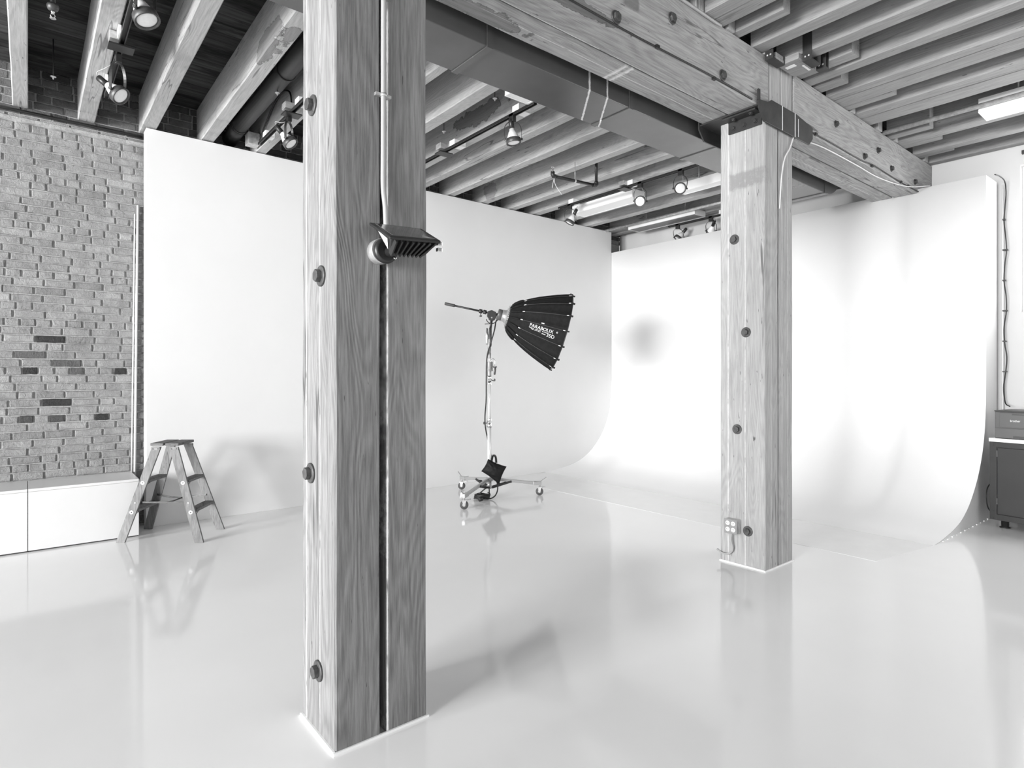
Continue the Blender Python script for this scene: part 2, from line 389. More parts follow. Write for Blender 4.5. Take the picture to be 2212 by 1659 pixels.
# ------------------------------------------------------------------ room shell
ZD = 4.165                                   # underside of the deck
struct(MB().box(XL - 0.3, XR + 0.3, YF - 0.3, YB + 0.3, -0.2, 0.0), 'floor', 'floor')
struct(MB().box(XL - 0.3, XR + 0.3, YF - 0.3, YB + 0.3, ZD, ZD + 0.15), 'ceiling', 'deck')
def wall_with_openings(name, axis, pos, thick, lo, hi, spans, z0, z1, mat):
    """axis 'X': the wall stands at x = pos and runs along Y"""
    mb = MB()
    def put(a, b, c, d):
        if b - a < 1e-3 or d - c < 1e-3: return
        if axis == 'X': mb.box(min(pos, pos + thick), max(pos, pos + thick), a, b, c, d)
        else: mb.box(a, b, min(pos, pos + thick), max(pos, pos + thick), c, d)
    cur = lo
    for a, b in spans:
        put(cur, a, 0, ZD); put(a, b, 0, z0); put(a, b, z1, ZD); cur = b
    put(cur, hi, 0, ZD)
    return struct(mb, name, mat)
wall_with_openings('wall_left', 'X', XL, -0.3, YF, YB, LEFT_WINDOWS, WZ0, WZ1, 'wall')
wall_with_openings('wall_front', 'Y', YF, -0.3, XL, XR, FRONT_WINDOWS, WZ0, WZ1, 'mortar')
RW = (-3.45, 1.448)
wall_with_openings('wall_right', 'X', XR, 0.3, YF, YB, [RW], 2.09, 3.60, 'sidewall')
wn = 1
def window(n, axis, pos, a, b, z0, z1, thick):
    """white sash frame with one mullion and a transom, set in the opening"""
    mb = MB(); w = 0.05; q = thick * 0.35
    def put(p, r, s, t):
        if axis == 'X': mb.box(pos + min(q, q + 0.04), pos + max(q, q + 0.04), p, r, s, t)
        else: mb.box(p, r, pos + min(q, q + 0.04), pos + max(q, q + 0.04), s, t)
    put(a, b, z0, z0 + w); put(a, b, z1 - w, z1); put(a, a + w, z0 + w, z1 - w); put(b - w, b, z0 + w, z1 - w)
    m = (a + b) / 2; put(m - 0.02, m + 0.02, z0 + w, z1 - w)
    return struct(mb, 'window_%d' % n, 'white')
window(1, 'X', XR, RW[0], RW[1], 2.09, 3.60, 0.3); wn = 2
for a, b in LEFT_WINDOWS: window(wn, 'X', XL, a, b, WZ0, WZ1, -0.3); wn += 1
for a, b in FRONT_WINDOWS: window(wn, 'Y', YF, a, b, WZ0, WZ1, -0.3); wn += 1

# brick wall behind: every brick stands out of the mortar bed
struct(MB().box(XL, XR, YB + 0.004, YB + 0.3, 0, ZD), 'wall_back', 'mortar')
def brick_field():
    bm = bmesh.new(); lay = bm.verts.layers.float_color.new('shade')
    dark = [(0.089, 1.64), (0.346, 1.565), (0.329, 1.488), (0.015, 1.491), (0.694, 1.494), (-0.132, 1.18), (0.141, 1.179), (-0.045, 1.035), (0.161, 1.037), (0.569, 1.034), (0.18, 1.746), (0.56, 2.01)]
    rh = 0.0715; z = 0.02; row = 0
    while z < ZD - 0.02:
        x = -1.9 - random.random() * 0.2; head = row % 6 == 2
        low = z < 3.62; xend = 0.95 if low else XR
        while x < xend:
            L = (0.098 if head else 0.207) + random.uniform(-0.006, 0.006)
            if not head and random.random() < 0.12: L = 0.10
            x0, x1 = x, x + L; z0 = z + random.uniform(-0.002, 0.002); z1 = z + rh - 0.0095 + random.uniform(-0.002, 0.002)
            p = -0.007 - random.uniform(0, 0.006)
            v = random.uniform(0.28, 0.335)
            r = random.random()
            if r < 0.10: v *= 0.85
            if r > 0.9: v *= 1.12
            for dx, dz in dark:
                if x0 <= dx <= x1 and z0 - 0.005 <= dz <= z1 + 0.005: v = random.choice((0.05, 0.08, 0.12)); p *= 0.75
            if z > 3.70: v *= random.uniform(0.2, 0.6)          # shade between the joists painted into the colour of the upper courses
            rings = []
            for off, ins in ((0.006, 0.0), (p * 0.55, 0.0015), (p, 0.0065)):
                j = lambda: random.uniform(-0.0026, 0.0026)
                n = 3
                ring = []
                cs = [(x0 + ins, z0 + ins), (x1 - ins, z0 + ins), (x1 - ins, z1 - ins), (x0 + ins, z1 - ins)]
                for q in range(4):
                    (ax, az), (bx, bz) = cs[q], cs[(q + 1) % 4]
                    m = 5 if q % 2 == 0 else 2
                    for t in range(m):
                        ring.append(bm.verts.new((ax + (bx - ax) * t / m + j(), YB + off + j() * 0.5, az + (bz - az) * t / m + j())))
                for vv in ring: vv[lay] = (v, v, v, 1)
                rings.append(ring)
            for A, B in zip(rings, rings[1:]):
                for k in range(len(A)): bm.faces.new((A[k], A[(k + 1) % len(A)], B[(k + 1) % len(A)], B[k]))
            bm.faces.new(rings[-1])
            x = x1 + random.uniform(0.009, 0.015)
        z += rh; row += 1
    bmesh.ops.recalc_face_normals(bm, faces=bm.faces[:])
    me = bpy.data.meshes.new('bricks'); bm.to_mesh(me); bm.free(); me.materials.append(M['brick'])
    o = bpy.data.objects.new('bricks', me); COL.objects.link(o); WM[o.name] = Matrix.Identity(4)
    o.parent = bpy.data.objects['wall_back']
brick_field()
# ragged mortar fillet where the brickwork ends under the joists
mb = MB(); prev = None
for i in range(90):
    x = -1.9 + i * 0.032; dz = noise.noise((x * 9, 0, 0)) * 0.012; dy = noise.noise((x * 13, 5, 0)) * 0.006
    ring = [mb.bm.verts.new(p) for p in ((x, YB + 0.01, 3.655 + dz), (x, YB - 0.026 + dy, 3.665 + dz), (x, YB - 0.022 + dy, 3.70), (x, YB + 0.01, 3.72 + dz * 0.5))]
    if prev:
        for k in range(3): mb.bm.faces.new((prev[k], ring[k], ring[k + 1], prev[k + 1]))
    prev = ring
mb.build('mortar_fillet', 'mortar', bpy.data.objects['wall_back'])

# white partition: runs along X in front of the brick
YP, XP0, XP1, ZP = 6.55, 0.868, 7.43, 3.785
struct(MB().box(XP0, XP1, YP, YP + 0.15, 0, ZP), 'wall_partition', 'wall', bevel=0.003)

# ------------------------------------------------------------------ cyclorama
def cyclorama():
    root = thing('cyclorama', 'white curved studio cove sweeping from the floor up to a tall free-standing wall', 'cyclorama', (6.4, 4.1, 0))
    prof = [(5.95, 0.0013), (6.08, 0.006), (6.2, 0.018), (6.45, 0.052), (6.67, 0.105), (6.88, 0.205), (7.06, 0.345), (7.20, 0.50), (7.31, 0.68), (7.385, 0.90), (7.42, 1.14), (7.43, 1.36)]
    path = [(p.x, p.z) for p in smooth_path([(x, 0, z) for x, z in prof], 5)] + [(7.43, 2.2), (7.43, 3.445)]
    def yend(x): return 1.655 - 0.021 * max(0, x - 6.0)
    bm = bmesh.new(); A = []; B = []
    for x, z in path: A.append(bm.verts.new((x, yend(x), z))); B.append(bm.verts.new((x, YP - 0.001, z)))
    for i in range(len(path) - 1):
        f = bm.faces.new((A[i], A[i + 1], B[i + 1], B[i])); f.smooth = True
    mb = MB(); mb.bm.free(); mb.bm = bm
    # top ledge and the back of the wall
    t0, t1 = A[-1], B[-1]
    c, d = bm.verts.new((7.80, yend(7.8), 3.445)), bm.verts.new((7.80, YP - 0.001, 3.445))
    bm.faces.new((t0, c, d, t1))
    e, f2 = bm.verts.new((7.80, yend(7.8), 0)), bm.verts.new((7.80, YP - 0.001, 0))
    bm.faces.new((c, e, f2, d))
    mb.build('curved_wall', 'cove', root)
    q = MB(); q.prism([(5.10, 1.80, 0), (5.97, yend(5.97), 0), (5.97, YP - 0.001, 0), (5.10, YP - 0.001, 0)], (0, 0, 0.0012)); q.build('floor_apron', 'apron', root)
    # end panel closing the side of the cove
    q = MB(); pts = [(x, z) for x, z in path if x >= 5.9]
    a = [(x, yend(x) + 0.0, max(z - 0.002, 0)) for x, z in pts] + [(7.80, yend(7.8), 3.445), (7.80, yend(7.8), 0), (6.0, yend(6.0), 0)]
    q.face(a); o = q.build('end_panel', 'wall', root)
    return root
cyclorama()
# painted trim line at the foot of the end panel: chipped white caulk
mb = MB()
for i in range(14):
    t = i / 14; x = 6.15 + 1.65 * t
    mb.box(x, x + 0.075, 1.655 - 0.021 * (x - 6.0) - 0.012, 1.655 - 0.021 * (x - 6.0) - 0.002, 0, 0.004 + 0.002 * (i % 3))
struct(mb, 'trim_1', 'caulk')

# ------------------------------------------------------------------ timber frame
def bolt(parent, p, ax, washer=0.042, head=0.026, ln=0.022, mat='iron'):
    """hex head bolt on a washer; p on the timber face, ax points outward"""
    p = Vector(p); ax = Vector(ax).normalized()
    w = MB(); w.lathe(p, ax, [(-0.004, washer), (0.004, washer), (0.006, washer * 0.92)], 20)
    o = w.build('bolt', mat, parent)
    h = MB(); rot = random.uniform(0, 1)
    u = ax.orthogonal().normalized(); v = ax.cross(u)
    poly = [p + ax * 0.004 + (u * math.cos(rot + k * PI / 3) + v * math.sin(rot + k * PI / 3)) * head for k in range(6)]
    h.prism(poly, ax * ln); h.build('bolt_head', mat, o, bevel=0.002)
def timber(x0, x1, y0, y1, z0, z1, axis, n=14, amp=0.0035, seed=0.0):
    """hand-sawn timber: a box with slightly wandering faces and worn arrises"""
    mb = MB(); k = 'XYZ'.index(axis); lo = [x0, y0, z0]; hi = [x1, y1, z1]
    oa = [i for i in range(3) if i != k]; ch = 0.007; prev = None; first = None
    for i in range(n + 1):
        t = lo[k] + (hi[k] - lo[k]) * i / n
        a0, a1, b0, b1 = lo[oa[0]], hi[oa[0]], lo[oa[1]], hi[oa[1]]
        ring = []
        for a, b in ((a0 + ch, b0), (a1 - ch, b0), (a1, b0 + ch), (a1, b1 - ch), (a1 - ch, b1), (a0 + ch, b1), (a0, b1 - ch), (a0, b0 + ch)):
            q = [0, 0, 0]; q[k] = t
            q[oa[0]] = a + noise.noise((t * 2.3, a * 7 + seed, b * 7)) * amp; q[oa[1]] = b + noise.noise((t * 2.3, a * 7 + seed, b * 7 + 9)) * amp
            ring.append(mb.bm.verts.new(q))
        if prev:
            for j in range(8): mb.bm.faces.new((prev[j], prev[(j + 1) % 8], ring[(j + 1) % 8], ring[j]))
        else: mb.bm.faces.new(ring[::-1])
        prev = ring
    mb.bm.faces.new(prev)
    return mb

# near post: two timbers bolted together with an open joint
NP = thing('timber_post', 'thick weathered timber post in front with a dark open joint, floodlight mounted on it', 'post', (1.11, 2.358, 0))
timber(0.907, 1.0965, 2.185, 2.530, 0.0, 3.388, 'Z', 26, seed=1).build('timber', 'post', NP)
timber(1.1265, 1.312, 2.187, 2.528, 0.0, 3.388, 'Z', 26, seed=2).build('timber', 'post', NP)
for y, z in ((2.409, 2.553), (2.318, 1.842), (2.43, 1.043), (2.345, 0.26)): bolt(NP, (0.905, y, z), (-1, 0, 0))
mb = MB(); mb.tube([(1.1095, 2.27, z) for z in (0.155, 0.8, 1.6, 2.0)], 0.0105, 12); mb.build('conduit', 'gcable', NP)
def base_bead(x0, x1, y0, y1, parent):
    mb = MB(); e = 0.007
    mb.box(x0 - e, x1 + e, y0 - e, y0 + 0.001, 0, 0.009); mb.box(x0 - e, x1 + e, y1 - 0.001, y1 + e, 0, 0.009)
    mb.box(x0 - e, x0 + 0.001, y0, y1, 0, 0.012); mb.box(x1 - 0.001, x1 + e, y0, y1, 0, 0.009)
    mb.build('caulk_bead', 'caulk', parent)
MB().box(1.0960, 1.1270, 2.345, 2.50, 0.0, 3.38).build('gap_shadow_filler', 'gap_shade', NP)  # dark strip added to paint the shadow in the open joint
base_bead(0.907, 1.312, 2.185, 2.530, NP)

FP = thing('timber_post', 'pale timber post near the cove with a steel saddle on top and outlet box below', 'post', (4.40, 2.396, 0))
timber(4.192, 4.386, 2.216, 2.576, 0.0, 3.388, 'Z', 26, seed=3).build('timber', 'post_far', FP)
timber(4.402, 4.622, 2.218, 2.574, 0.0, 3.388, 'Z', 26, seed=4).build('timber', 'post_far', FP)
for y, z in ((2.457, 2.481), (2.362, 1.767), (2.434, 1.033), (2.347, 0.274)): bolt(FP, (4.19, y, z), (-1, 0, 0), 0.038, 0.024, 0.02)
MB().box(4.3855, 4.4025, 2.262, 2.55, 0.0, 3.38).build('gap_shadow_filler', 'gap_shade', FP)  # added strip, its colour gives the far post's joint its shadow
base_bead(4.192, 4.622, 2.216, 2.576, FP)
UP = thing('post_stub', 'short timber post above the steel saddle, squeezed between the two ends of the beam', 'post', (4.44, 2.40, 3.40))
timber(4.247, 4.43, 2.222, 2.60, 3.402, 3.795, 'Z', 6, seed=5).build('timber', 'post_far', UP)
timber(4.434, 4.630, 2.224, 2.60, 3.402, 3.795, 'Z', 6, seed=6).build('timber', 'post_far', UP)

BZ0, BZ1 = 3.400, 3.795
BL = thing('beam', 'heavy double timber beam passing over the near post, end resting in the steel saddle', 'beam', (1.0, 2.44, BZ0))
timber(-3.0, 4.236, 2.216, 2.448, BZ0, BZ1, 'X', 40, seed=7).build('timber', 'beam', BL)
timber(-3.0, 4.236, 2.462, 2.668, BZ0 + 0.003, BZ1, 'X', 40, seed=8).build('timber', 'beam', BL)
for x, z in ((2.55, 3.446), (3.066, 3.635), (3.627, 3.463)): bolt(BL, (x, 2.214, z), (0, -1, 0), 0.038, 0.028, 0.016)
BR = thing('beam', 'heavy double timber beam from the far post to the white side wall', 'beam', (6.2, 2.44, BZ0))
timber(4.640, 7.895, 2.216, 2.442, BZ0, BZ1, 'X', 24, seed=9).build('timber', 'beam', BR)
timber(4.640, 7.895, 2.460, 2.668, BZ0 + 0.003, BZ1, 'X', 24, seed=10).build('timber', 'beam', BR)
for x, z in ((5.391, 3.604), (6.005, 3.468), (6.33, 3.60), (6.67, 3.50), (7.344, 3.505)): bolt(BR, (x, 2.214, z), (0, -1, 0), 0.03, 0.022, 0.018, 'dark')

SD = thing('post_saddle', 'dark riveted steel saddle joining post and beams, splashed with white paint', 'bracket', (4.45, 2.40, 3.39))
MB().box(4.075, 4.905, 2.196, 2.69, 3.389, 3.399).build('bearing_plate', 'dark', SD)
for y in (2.190, 2.682):
    mb = MB(); mb.prism([(4.065, y, 3.425), (4.065, y, 3.365), (4.135, y, 3.285), (4.845, y, 3.285), (4.905, y, 3.345), (4.905, y, 3.435), (4.63, y, 3.470), (4.245, y, 3.470), (4.20, y, 3.44)], (0, 0.012, 0))
    mb.build('side_plate', 'dark', SD, bevel=0.002)
mb = MB(); mb.box(4.060, 4.085, 2.192, 2.204, 3.42, 3.50); mb.build('lug', 'dark', SD)
mb = MB(); mb.box(4.176, 4.188, 2.235, 2.50, 3.29, 3.388); mb.box(4.09, 4.188, 2.235, 2.50, 3.376, 3.388); mb.build('angle', 'dark', SD, bevel=0.002)
for y in (2.28, 2.37, 2.455): bolt(SD, (4.176, y, 3.325), (-1, 0, 0), 0.018, 0.014, 0.012, 'dark')
for y in (2.29, 2.43): bolt(SD, (4.13, y, 3.376), (0, 0, -1), 0.018, 0.014, 0.010, 'dark')
for x, w, z0, z1 in ((4.40, 0.007, 3.287, 3.470), (4.60, 0.008, 3.287, 3.468), (4.655, 0.004, 3.30, 3.44)):
    MB().box(x, x + w, 2.1885, 2.190, z0, z1).build('paint_drip', 'ink', SD)
MB().box(4.20, 4.215, 2.30, 2.42, 3.3865, 3.389).build('paint_drip', 'ink', SD)

# ------------------------------------------------------------------ ceiling joists
JZ = 3.80
def joist(x0, x1, y0, y1, label, mat='joist', group=None, seed=0, z0=JZ):
    t = timber(x0, x1, y0, y1, z0 + random.uniform(-0.004, 0.004), ZD - 0.002, 'Y', 14, 0.005, seed)
    return solo(t, 'ceiling_joist', mat, label, 'joist', ((x0 + x1) / 2, (y0 + y1) / 2, z0), group)
LB = [(-0.105, 0.0, 'pale ceiling joist at the far left over the brick wall, dark patch underneath'),
      (0.355, 0.485, 'pale coarse-grained ceiling joist with a track of spotlights hung along its right side'),
      (0.835, 0.958, 'split pale ceiling joist landing on the left top corner of the white partition'),
      (1.340, 1.463, 'ceiling joist with dark water stains, left of the fat dark pipe'),
      (1.860, 1.968, 'ceiling joist carrying the light track beside the near post, black cable arched on it'),
      (2.430, 2.513, 'short visible ceiling joist just right of the near post, nearest to the duct seam'),
      (2.880, 3.015, 'ceiling joist right of the near post, pale and unstained, second below the duct'),
      (3.420, 3.535, 'ceiling joist with a big dark burnt-looking stain, behind the single hanging spotlight'),
      (3.782, 3.895, 'ceiling joist with one thin pale ridge, just below the track with a single spotlight'),
      (4.255, 4.370, 'ceiling joist over the middle of the partition, next after the single-spotlight track'),
      (4.795, 4.910, 'ceiling joist over the partition touching the sprinkler head on its bent pipe'),
      (5.295, 5.410, 'ceiling joist over the partition behind the vertical drop of the sprinkler pipe'),
      (5.735, 5.870, 'ceiling joist carrying the track of three spotlights in front of the white strip light'),
      (6.370, 6.500, 'ceiling joist directly behind the long white strip light above the partition'),
      (6.850, 6.985, 'ceiling joist close to the corner of partition and cove, before the pale pipe'),
      (7.640, 7.76, 'last ceiling joist above the curved cove, behind the unlit strip light')]
for i, (a, b, l) in enumerate(LB): joist(a, b, 2.70, YB + 0.02, l, 'joist_stained' if i in (3, 7, 10) else 'joist', 'joists beyond the beam', i * 3.1)
RB = [(2.47, 2.60, 'glimpse of a ceiling joist at the top edge above the conduit on the beam'),
      (2.95, 3.08, 'ceiling joist at the top edge, next left of the doubled joists'),
      (3.40, 3.522, 'left half of the doubled ceiling joist resting on the beam left of the blunt-ended one'),
      (3.528, 3.655, 'right half of the doubled ceiling joist resting on the beam left of the blunt-ended one'),
      (4.030, 4.165, 'ceiling joist with a round knot ring, held by the first black strap hanger'),
      (4.400, 4.532, 'ceiling joist between the middle and the lowest black strap hangers'),
      (4.830, 4.947, 'ceiling joist with a thin white paint line, next right of the strap hangers'),
      (5.250, 5.366, 'left half of the tightly paired ceiling joists with a white paint splash'),
      (5.373, 5.570, 'right half of the tightly paired ceiling joists with a white paint splash'),
      (5.800, 5.945, 'left half of the paired ceiling joists nearest the bright box light'),
      (5.952, 6.180, 'right half of the paired ceiling joists nearest the bright box light'),
      (6.835, 6.985, 'ceiling joist running right beneath the bright box light, with a long dark split'),
      (7.340, 7.465, 'last free ceiling joist before the white side wall'),
      (7.775, 7.895, 'ceiling joist lying flat along the top of the white side wall')]
for i, (a, b, l) in enumerate(RB): joist(a, b, YF + 0.02, 2.235, l, 'joist_r', 'joists on the camera side of the beam', 50 + i * 3.7)
def splice(x0, x1, yend, label, z0=JZ):
    t = timber(x0, x1, yend, 2.236, z0 + 0.002, ZD - 0.06, 'Y', 4, 0.002, x0)
    solo(t, 'splice_block', 'joist_r', label, 'timber', ((x0 + x1) / 2, 2.05, z0), 'short splice timbers on the beam')
splice(3.77, 3.862, 1.869, 'short blunt-ended joist stub, largest of the short timbers, at the top of the photo')
splice(4.655, 4.786, 1.80, 'short splice timber with a white paint drip on its end, right of the strap hangers')
splice(5.005, 5.145, 2.016, 'short dark splice timber on the beam, second right of the strap hangers')
splice(5.572, 5.676, 1.845, 'short splice timber nailed under the white-splashed joist pair')
splice(6.610, 6.723, 1.874, 'short splice timber left of the bright box light, below the pale pipe')
splice(6.99, 7.099, 1.901, 'thin splice timber on the joist beneath the bright box light')
splice(7.468, 7.54, 1.916, 'shortest splice timber, next to the white side wall')
for i, (x, w) in enumerate(((3.30, 0.09), (3.68, 0.08), (4.175, 0.06), (5.70, 0.07), (6.30, 0.10), (6.74, 0.08), (7.62, 0.10))):
    mb = MB(); mb.box(x, x + w, 2.20, 2.30, BZ1 - 0.004, BZ1 + 0.10)
    solo(mb, 'packing_block', 'block', ['small split packing block at the top of the beam, left of the joist stub', 'small packing block wedged beside the blunt joist stub', 'small packing block on the beam at the top of the short post',
          'small packing block on the beam under the white-splashed joist pair', 'wide packing block on the beam below the pale pipe', 'small packing block between beam and the splice under the box light',
          'small round-edged packing block on the beam next to the white wall'][i], 'block', (x + w / 2, 2.25, BZ1), 'packing blocks on the beam', bevel=0.006)

def strap(label, x0, x1, y0, y1, z0, z1, w=0.05):
    root = thing('strap_hanger', label, 'bracket', ((x0 + x1) / 2, (y0 + y1) / 2, z0), 'steel strap hangers')
    MB().box(x0, x1, y0, y1, z0, z0 + 0.008).build('stirrup', 'dark', root)
    MB().box(x0, x0 + 0.008, y0, y1, z0 + 0.008, z1).build('strap', 'dark', root)
    MB().box(x1 - 0.008, x1, y0, y1, z0 + 0.008, z1).build('strap', 'dark', root)
    for k in (0.3, 0.7):
        mb = MB(); mb.lathe((x0, y0 + (y1 - y0) * k, z0 + 0.03), (-1, 0, 0), [(0, 0.008), (0.004, 0.007), (0.006, 0.003)], 10); mb.build('rivet', 'galv', root)
strap('longest of the black strap hangers, cradling two wood shims under the joist', 4.165, 4.34, 2.14, 2.20, 3.735, 3.80)
strap('middle black strap hanger, square U wrapped under a joist end', 4.392, 4.54, 1.97, 2.035, 3.735, 4.02)
strap('lowest black strap hanger, with white paint flakes on its foot', 4.60, 4.65, 1.96, 2.03, 3.735, 4.02)
HD = thing('header_timber', 'flat header timber with white scuffs slung between the strap hangers', 'timber', (4.46, 2.08, 3.75))
timber(4.345, 4.60, 2.04, 2.20, 3.748, 3.797, 'X', 3, 0.001).build('timber', 'joist_r', HD)
mb = MB(); mb.box(4.40, 4.44, 2.10, 2.17, 3.7462, 3.7478); mb.box(4.47, 4.58, 2.06, 2.075, 3.7462, 3.7478); mb.build('paint_scuff', 'ink', HD)
mb = MB(); mb.box(4.215, 4.335, 2.145, 2.195, 3.744, 3.768); solo(mb, 'wood_shim', 'block', 'lower of two pale wood shims in the longest strap hanger', 'shim', (4.27, 2.17, 3.744), 'shims in the strap hanger')
mb = MB(); mb.box(4.215, 4.325, 2.145, 2.195, 3.770, 3.794); solo(mb, 'wood_shim', 'block', 'upper of two pale wood shims in the longest strap hanger', 'shim', (4.27, 2.17, 3.770), 'shims in the strap hanger')

# ------------------------------------------------------------------ air duct
DT = thing('air_duct', 'long dark grey rectangular air duct hung behind the beam, marked with white paint runs', 'duct', (3.0, 2.92, 3.33))
DY0, DY1, DZ0, DZ1 = 2.738, 3.097, 3.332, 3.70
for a, b in ((-2.5, 2.05), (2.054, 3.30), (3.304, 4.42), (4.424, 6.40)):
    MB().box(a, b, DY0, DY1, DZ0, DZ1).build('duct_section', 'duct', DT, bevel=0.004)
for x in (2.052, 3.302, 4.422, 6.40):
    mb = MB(); mb.box(x - 0.012, x + 0.030, DY0 - 0.007, DY1 + 0.007, DZ0 - 0.007, DZ0); mb.box(x - 0.012, x + 0.03, DY0 - 0.007, DY0, DZ0, DZ1); mb.box(x - 0.012, x + 0.03, DY1, DY1 + 0.007, DZ0, DZ1)
    mb.build('seam_cleat', 'duct', DT)
prof = [(6.40, DZ0)] + [(6.43 + 0.42 * math.sin(a), DZ0 + 0.42 * (1 - math.cos(a))) for a in [k * PI / 20 for k in range(11)]]
mb = MB(); mb.prism([(x, DY0, z) for x, z in prof] + [(6.40, DY0, DZ0 + 0.42)], (0, DY1 - DY0, 0)); mb.build('elbow', 'duct', DT)
for x, y in ((1.2, 2.75), (4.02, 2.75), (6.1, 3.08)):
    mb = MB(); mb.cyl((x, y + 0.01, DZ1 - 0.01), (x, y + 0.01, ZD - 0.003), 0.005, 8); mb.build('hanger_rod', 'galv', DT)

# ------------------------------------------------------------------ light tracks and spotlights
def track(label, x, y0, y1, z, standoffs, junction=None, dx=0.10):
    root = thing('light_track', label, 'light track', (x, (y0 + y1) / 2, z), 'ceiling light tracks')
    mb = MB(); mb.box(x - 0.018, x + 0.018, y0, y1, z + 0.012, z + 0.018); mb.box(x - 0.018, x - 0.012, y0, y1, z - 0.006, z + 0.012); mb.box(x + 0.012, x + 0.018, y0, y1, z - 0.006, z + 0.012)
    mb.build('rail', 'black', root)
    for y in standoffs:
        mb = MB(); mb.box(x - 0.012, x + dx, y, y + 0.09, z + 0.018, z + 0.075); mb.build('standoff', 'fix', root, bevel=0.002)
    if junction is not None:
        mb = MB(); mb.box(x - 0.075, x + 0.075, junction - 0.055, junction + 0.055, z - 0.020, z - 0.010); mb.build('junction_plate', 'black', root)
        mb = MB(); mb.box(x - 0.07, x + 0.02, junction - 0.045, junction + 0.045, z + 0.02, z + 0.075); mb.build('junction_box', 'galv', root, bevel=0.003)
    return root
track('light track with two spotlights above the brick wall', 0.50, 2.72, 5.886, 3.72, (3.2, 4.75, 5.60), 4.90, -0.03)
track('light track glimpsed left of the near post, over the partition', 1.79, 2.72, 6.18, 3.735, (3.6, 5.05, 5.95), 5.256, 0.075)
track('light track with a single spotlight, ending at the duct', 3.30, 3.745, 6.30, 3.72, (3.95, 4.95, 5.9), 5.16, 0.125)
track('light track with three spotlights over the middle of the partition', 5.63, 3.0, 5.905, 3.715, (3.4, 5.62, 4.62), 4.746, 0.11)
track('light track behind the top of the curved cove wall', 7.60, 2.9, 5.55, 3.70, (3.4, 4.6), None, 0.05)

def spotlight(label, att, sock, lens, yoke_dir=None):
    """par lamp in an open yoke: att on the track, sock = back end of the lamp, lens = centre of the glass"""
    att, sock, lens = Vector(att), Vector(sock), Vector(lens)
    ax = (lens - sock).normalized()
    root = thing('spotlight', label, 'spotlight', att, 'track spotlights')
    zb = att.z
    mb = MB(); mb.box(att.x - 0.018, att.x + 0.018, att.y - 0.03, att.y + 0.03, zb - 0.055, zb + 0.018); mb.build('adapter', 'black', root, bevel=0.003)
    R_ = 0.062
    side = ax.cross(Vector((0, 0, 1)))
    if side.length < 0.15: side = Vector((0.78, -0.63, 0))
    side.normalize()
    if yoke_dir: side = Vector(yoke_dir).normalized()
    piv = lens - ax * 0.035
    top = Vector((att.x, att.y, zb - 0.055))
    # yoke: flat strap bowed round the lamp
    pts = []
    for s in (-1, 1):
        seg = []
        seg.append(piv + side * s * (R_ + 0.010)); m = piv + side * s * (R_ + 0.012); m = Vector((m.x, m.y, m.z)) + (top - piv) * 0.62; seg.append(m)
        seg.append(top + side * s * 0.042 + Vector((0, 0, -0.008)))
        pts.append(seg)
    path = pts[0] + [top] + pts[1][::-1]
    mb = MB(); path = smooth_path(path, 5)
    up = ax.cross(side).normalized()
    prev = None
    for i, p in enumerate(path):
        d = (path[min(i + 1, len(path) - 1)] - path[max(i - 1, 0)]).normalized()
        w = (side.cross(Vector((0, 0, 1)))); w = w.normalized(); nrm = d.cross(w).normalized()
        ring = [mb.bm.verts.new(p + w * a * 0.010 + nrm * b * 0.0016) for a, b in ((-1, -1), (1, -1), (1, 1), (-1, 1))]
        if prev:
            for k in range(4): mb.bm.faces.new((prev[k], prev[(k + 1) % 4], ring[(k + 1) % 4], ring[k]))
        else: mb.bm.faces.new(ring[::-1])
        prev = ring
    mb.bm.faces.new(prev); mb.build('yoke', 'black', root)
    b = lens - ax * 0.125
    mb = MB(); mb.lathe(b - ax * 0.085, ax, [(0, 0.020), (0.004, 0.023), (0.088, 0.023)], 20); mb.build('socket', 'black', root)
    mb = MB(); mb.lathe(b, ax, [(0, 0.024), (0.022, 0.027), (0.026, 0.034), (0.05, 0.042), (0.08, 0.054), (0.098, 0.058)], 28); mb.build('bulb', 'bulb', root)
    mb = MB(); mb.lathe(lens, ax, [(-0.036, 0.060), (-0.036, 0.0645), (0.004, 0.066), (0.006, 0.063), (0.004, 0.058), (-0.004, 0.057)], 32); mb.build('rim', 'iron', root)
    mb = MB(); mb.lathe(lens, ax, [(-0.012, 0.057), (-0.006, 0.0565), (-0.001, 0.045), (0.002, 0.025), (0.003, 0.0)], 32); mb.build('lens', 'lens', root)
    for s in (-1, 1):
        mb = MB(); q = piv + side * s * (R_ + 0.004); mb.cyl(q, q + side * s * 0.018, 0.010, 12); mb.build('knob', 'iron', root)
    w0 = b - ax * 0.08
    mb = MB(); mb.tube(smooth_path([w0, w0 + Vector((0, 0, 0.03)) - ax * 0.02, (w0 + top) / 2 + side * 0.035, top + side * 0.02], 5), 0.003, 8); mb.build('cord', 'gcable', root)
spotlight('spotlight cut by the top edge, pointing down, on the track above the brick', (0.50, 3.77, 3.72), (0.469, 3.795, 3.476), (0.504, 3.762, 3.373))
spotlight('spotlight tilted toward the room at the end of the track above the brick', (0.50, 5.05, 3.72), (0.428, 5.11, 3.521), (0.515, 5.037, 3.428))
spotlight('spotlight hanging immediately left of the near post over the partition', (1.79, 5.327, 3.735), (1.742, 5.366, 3.586), (1.806, 5.310, 3.484))
spotlight('lone spotlight pointing straight down, between near post and duct', (3.30, 4.051, 3.72), (3.300, 4.052, 3.579), (3.309, 4.044, 3.481), (0.776, -0.631, 0))
spotlight('spotlight at the left end of the three-lamp track, aimed at the partition', (5.63, 5.694, 3.715), (5.675, 5.655, 3.60), (5.626, 5.70, 3.476), (0.6, -0.8, 0))
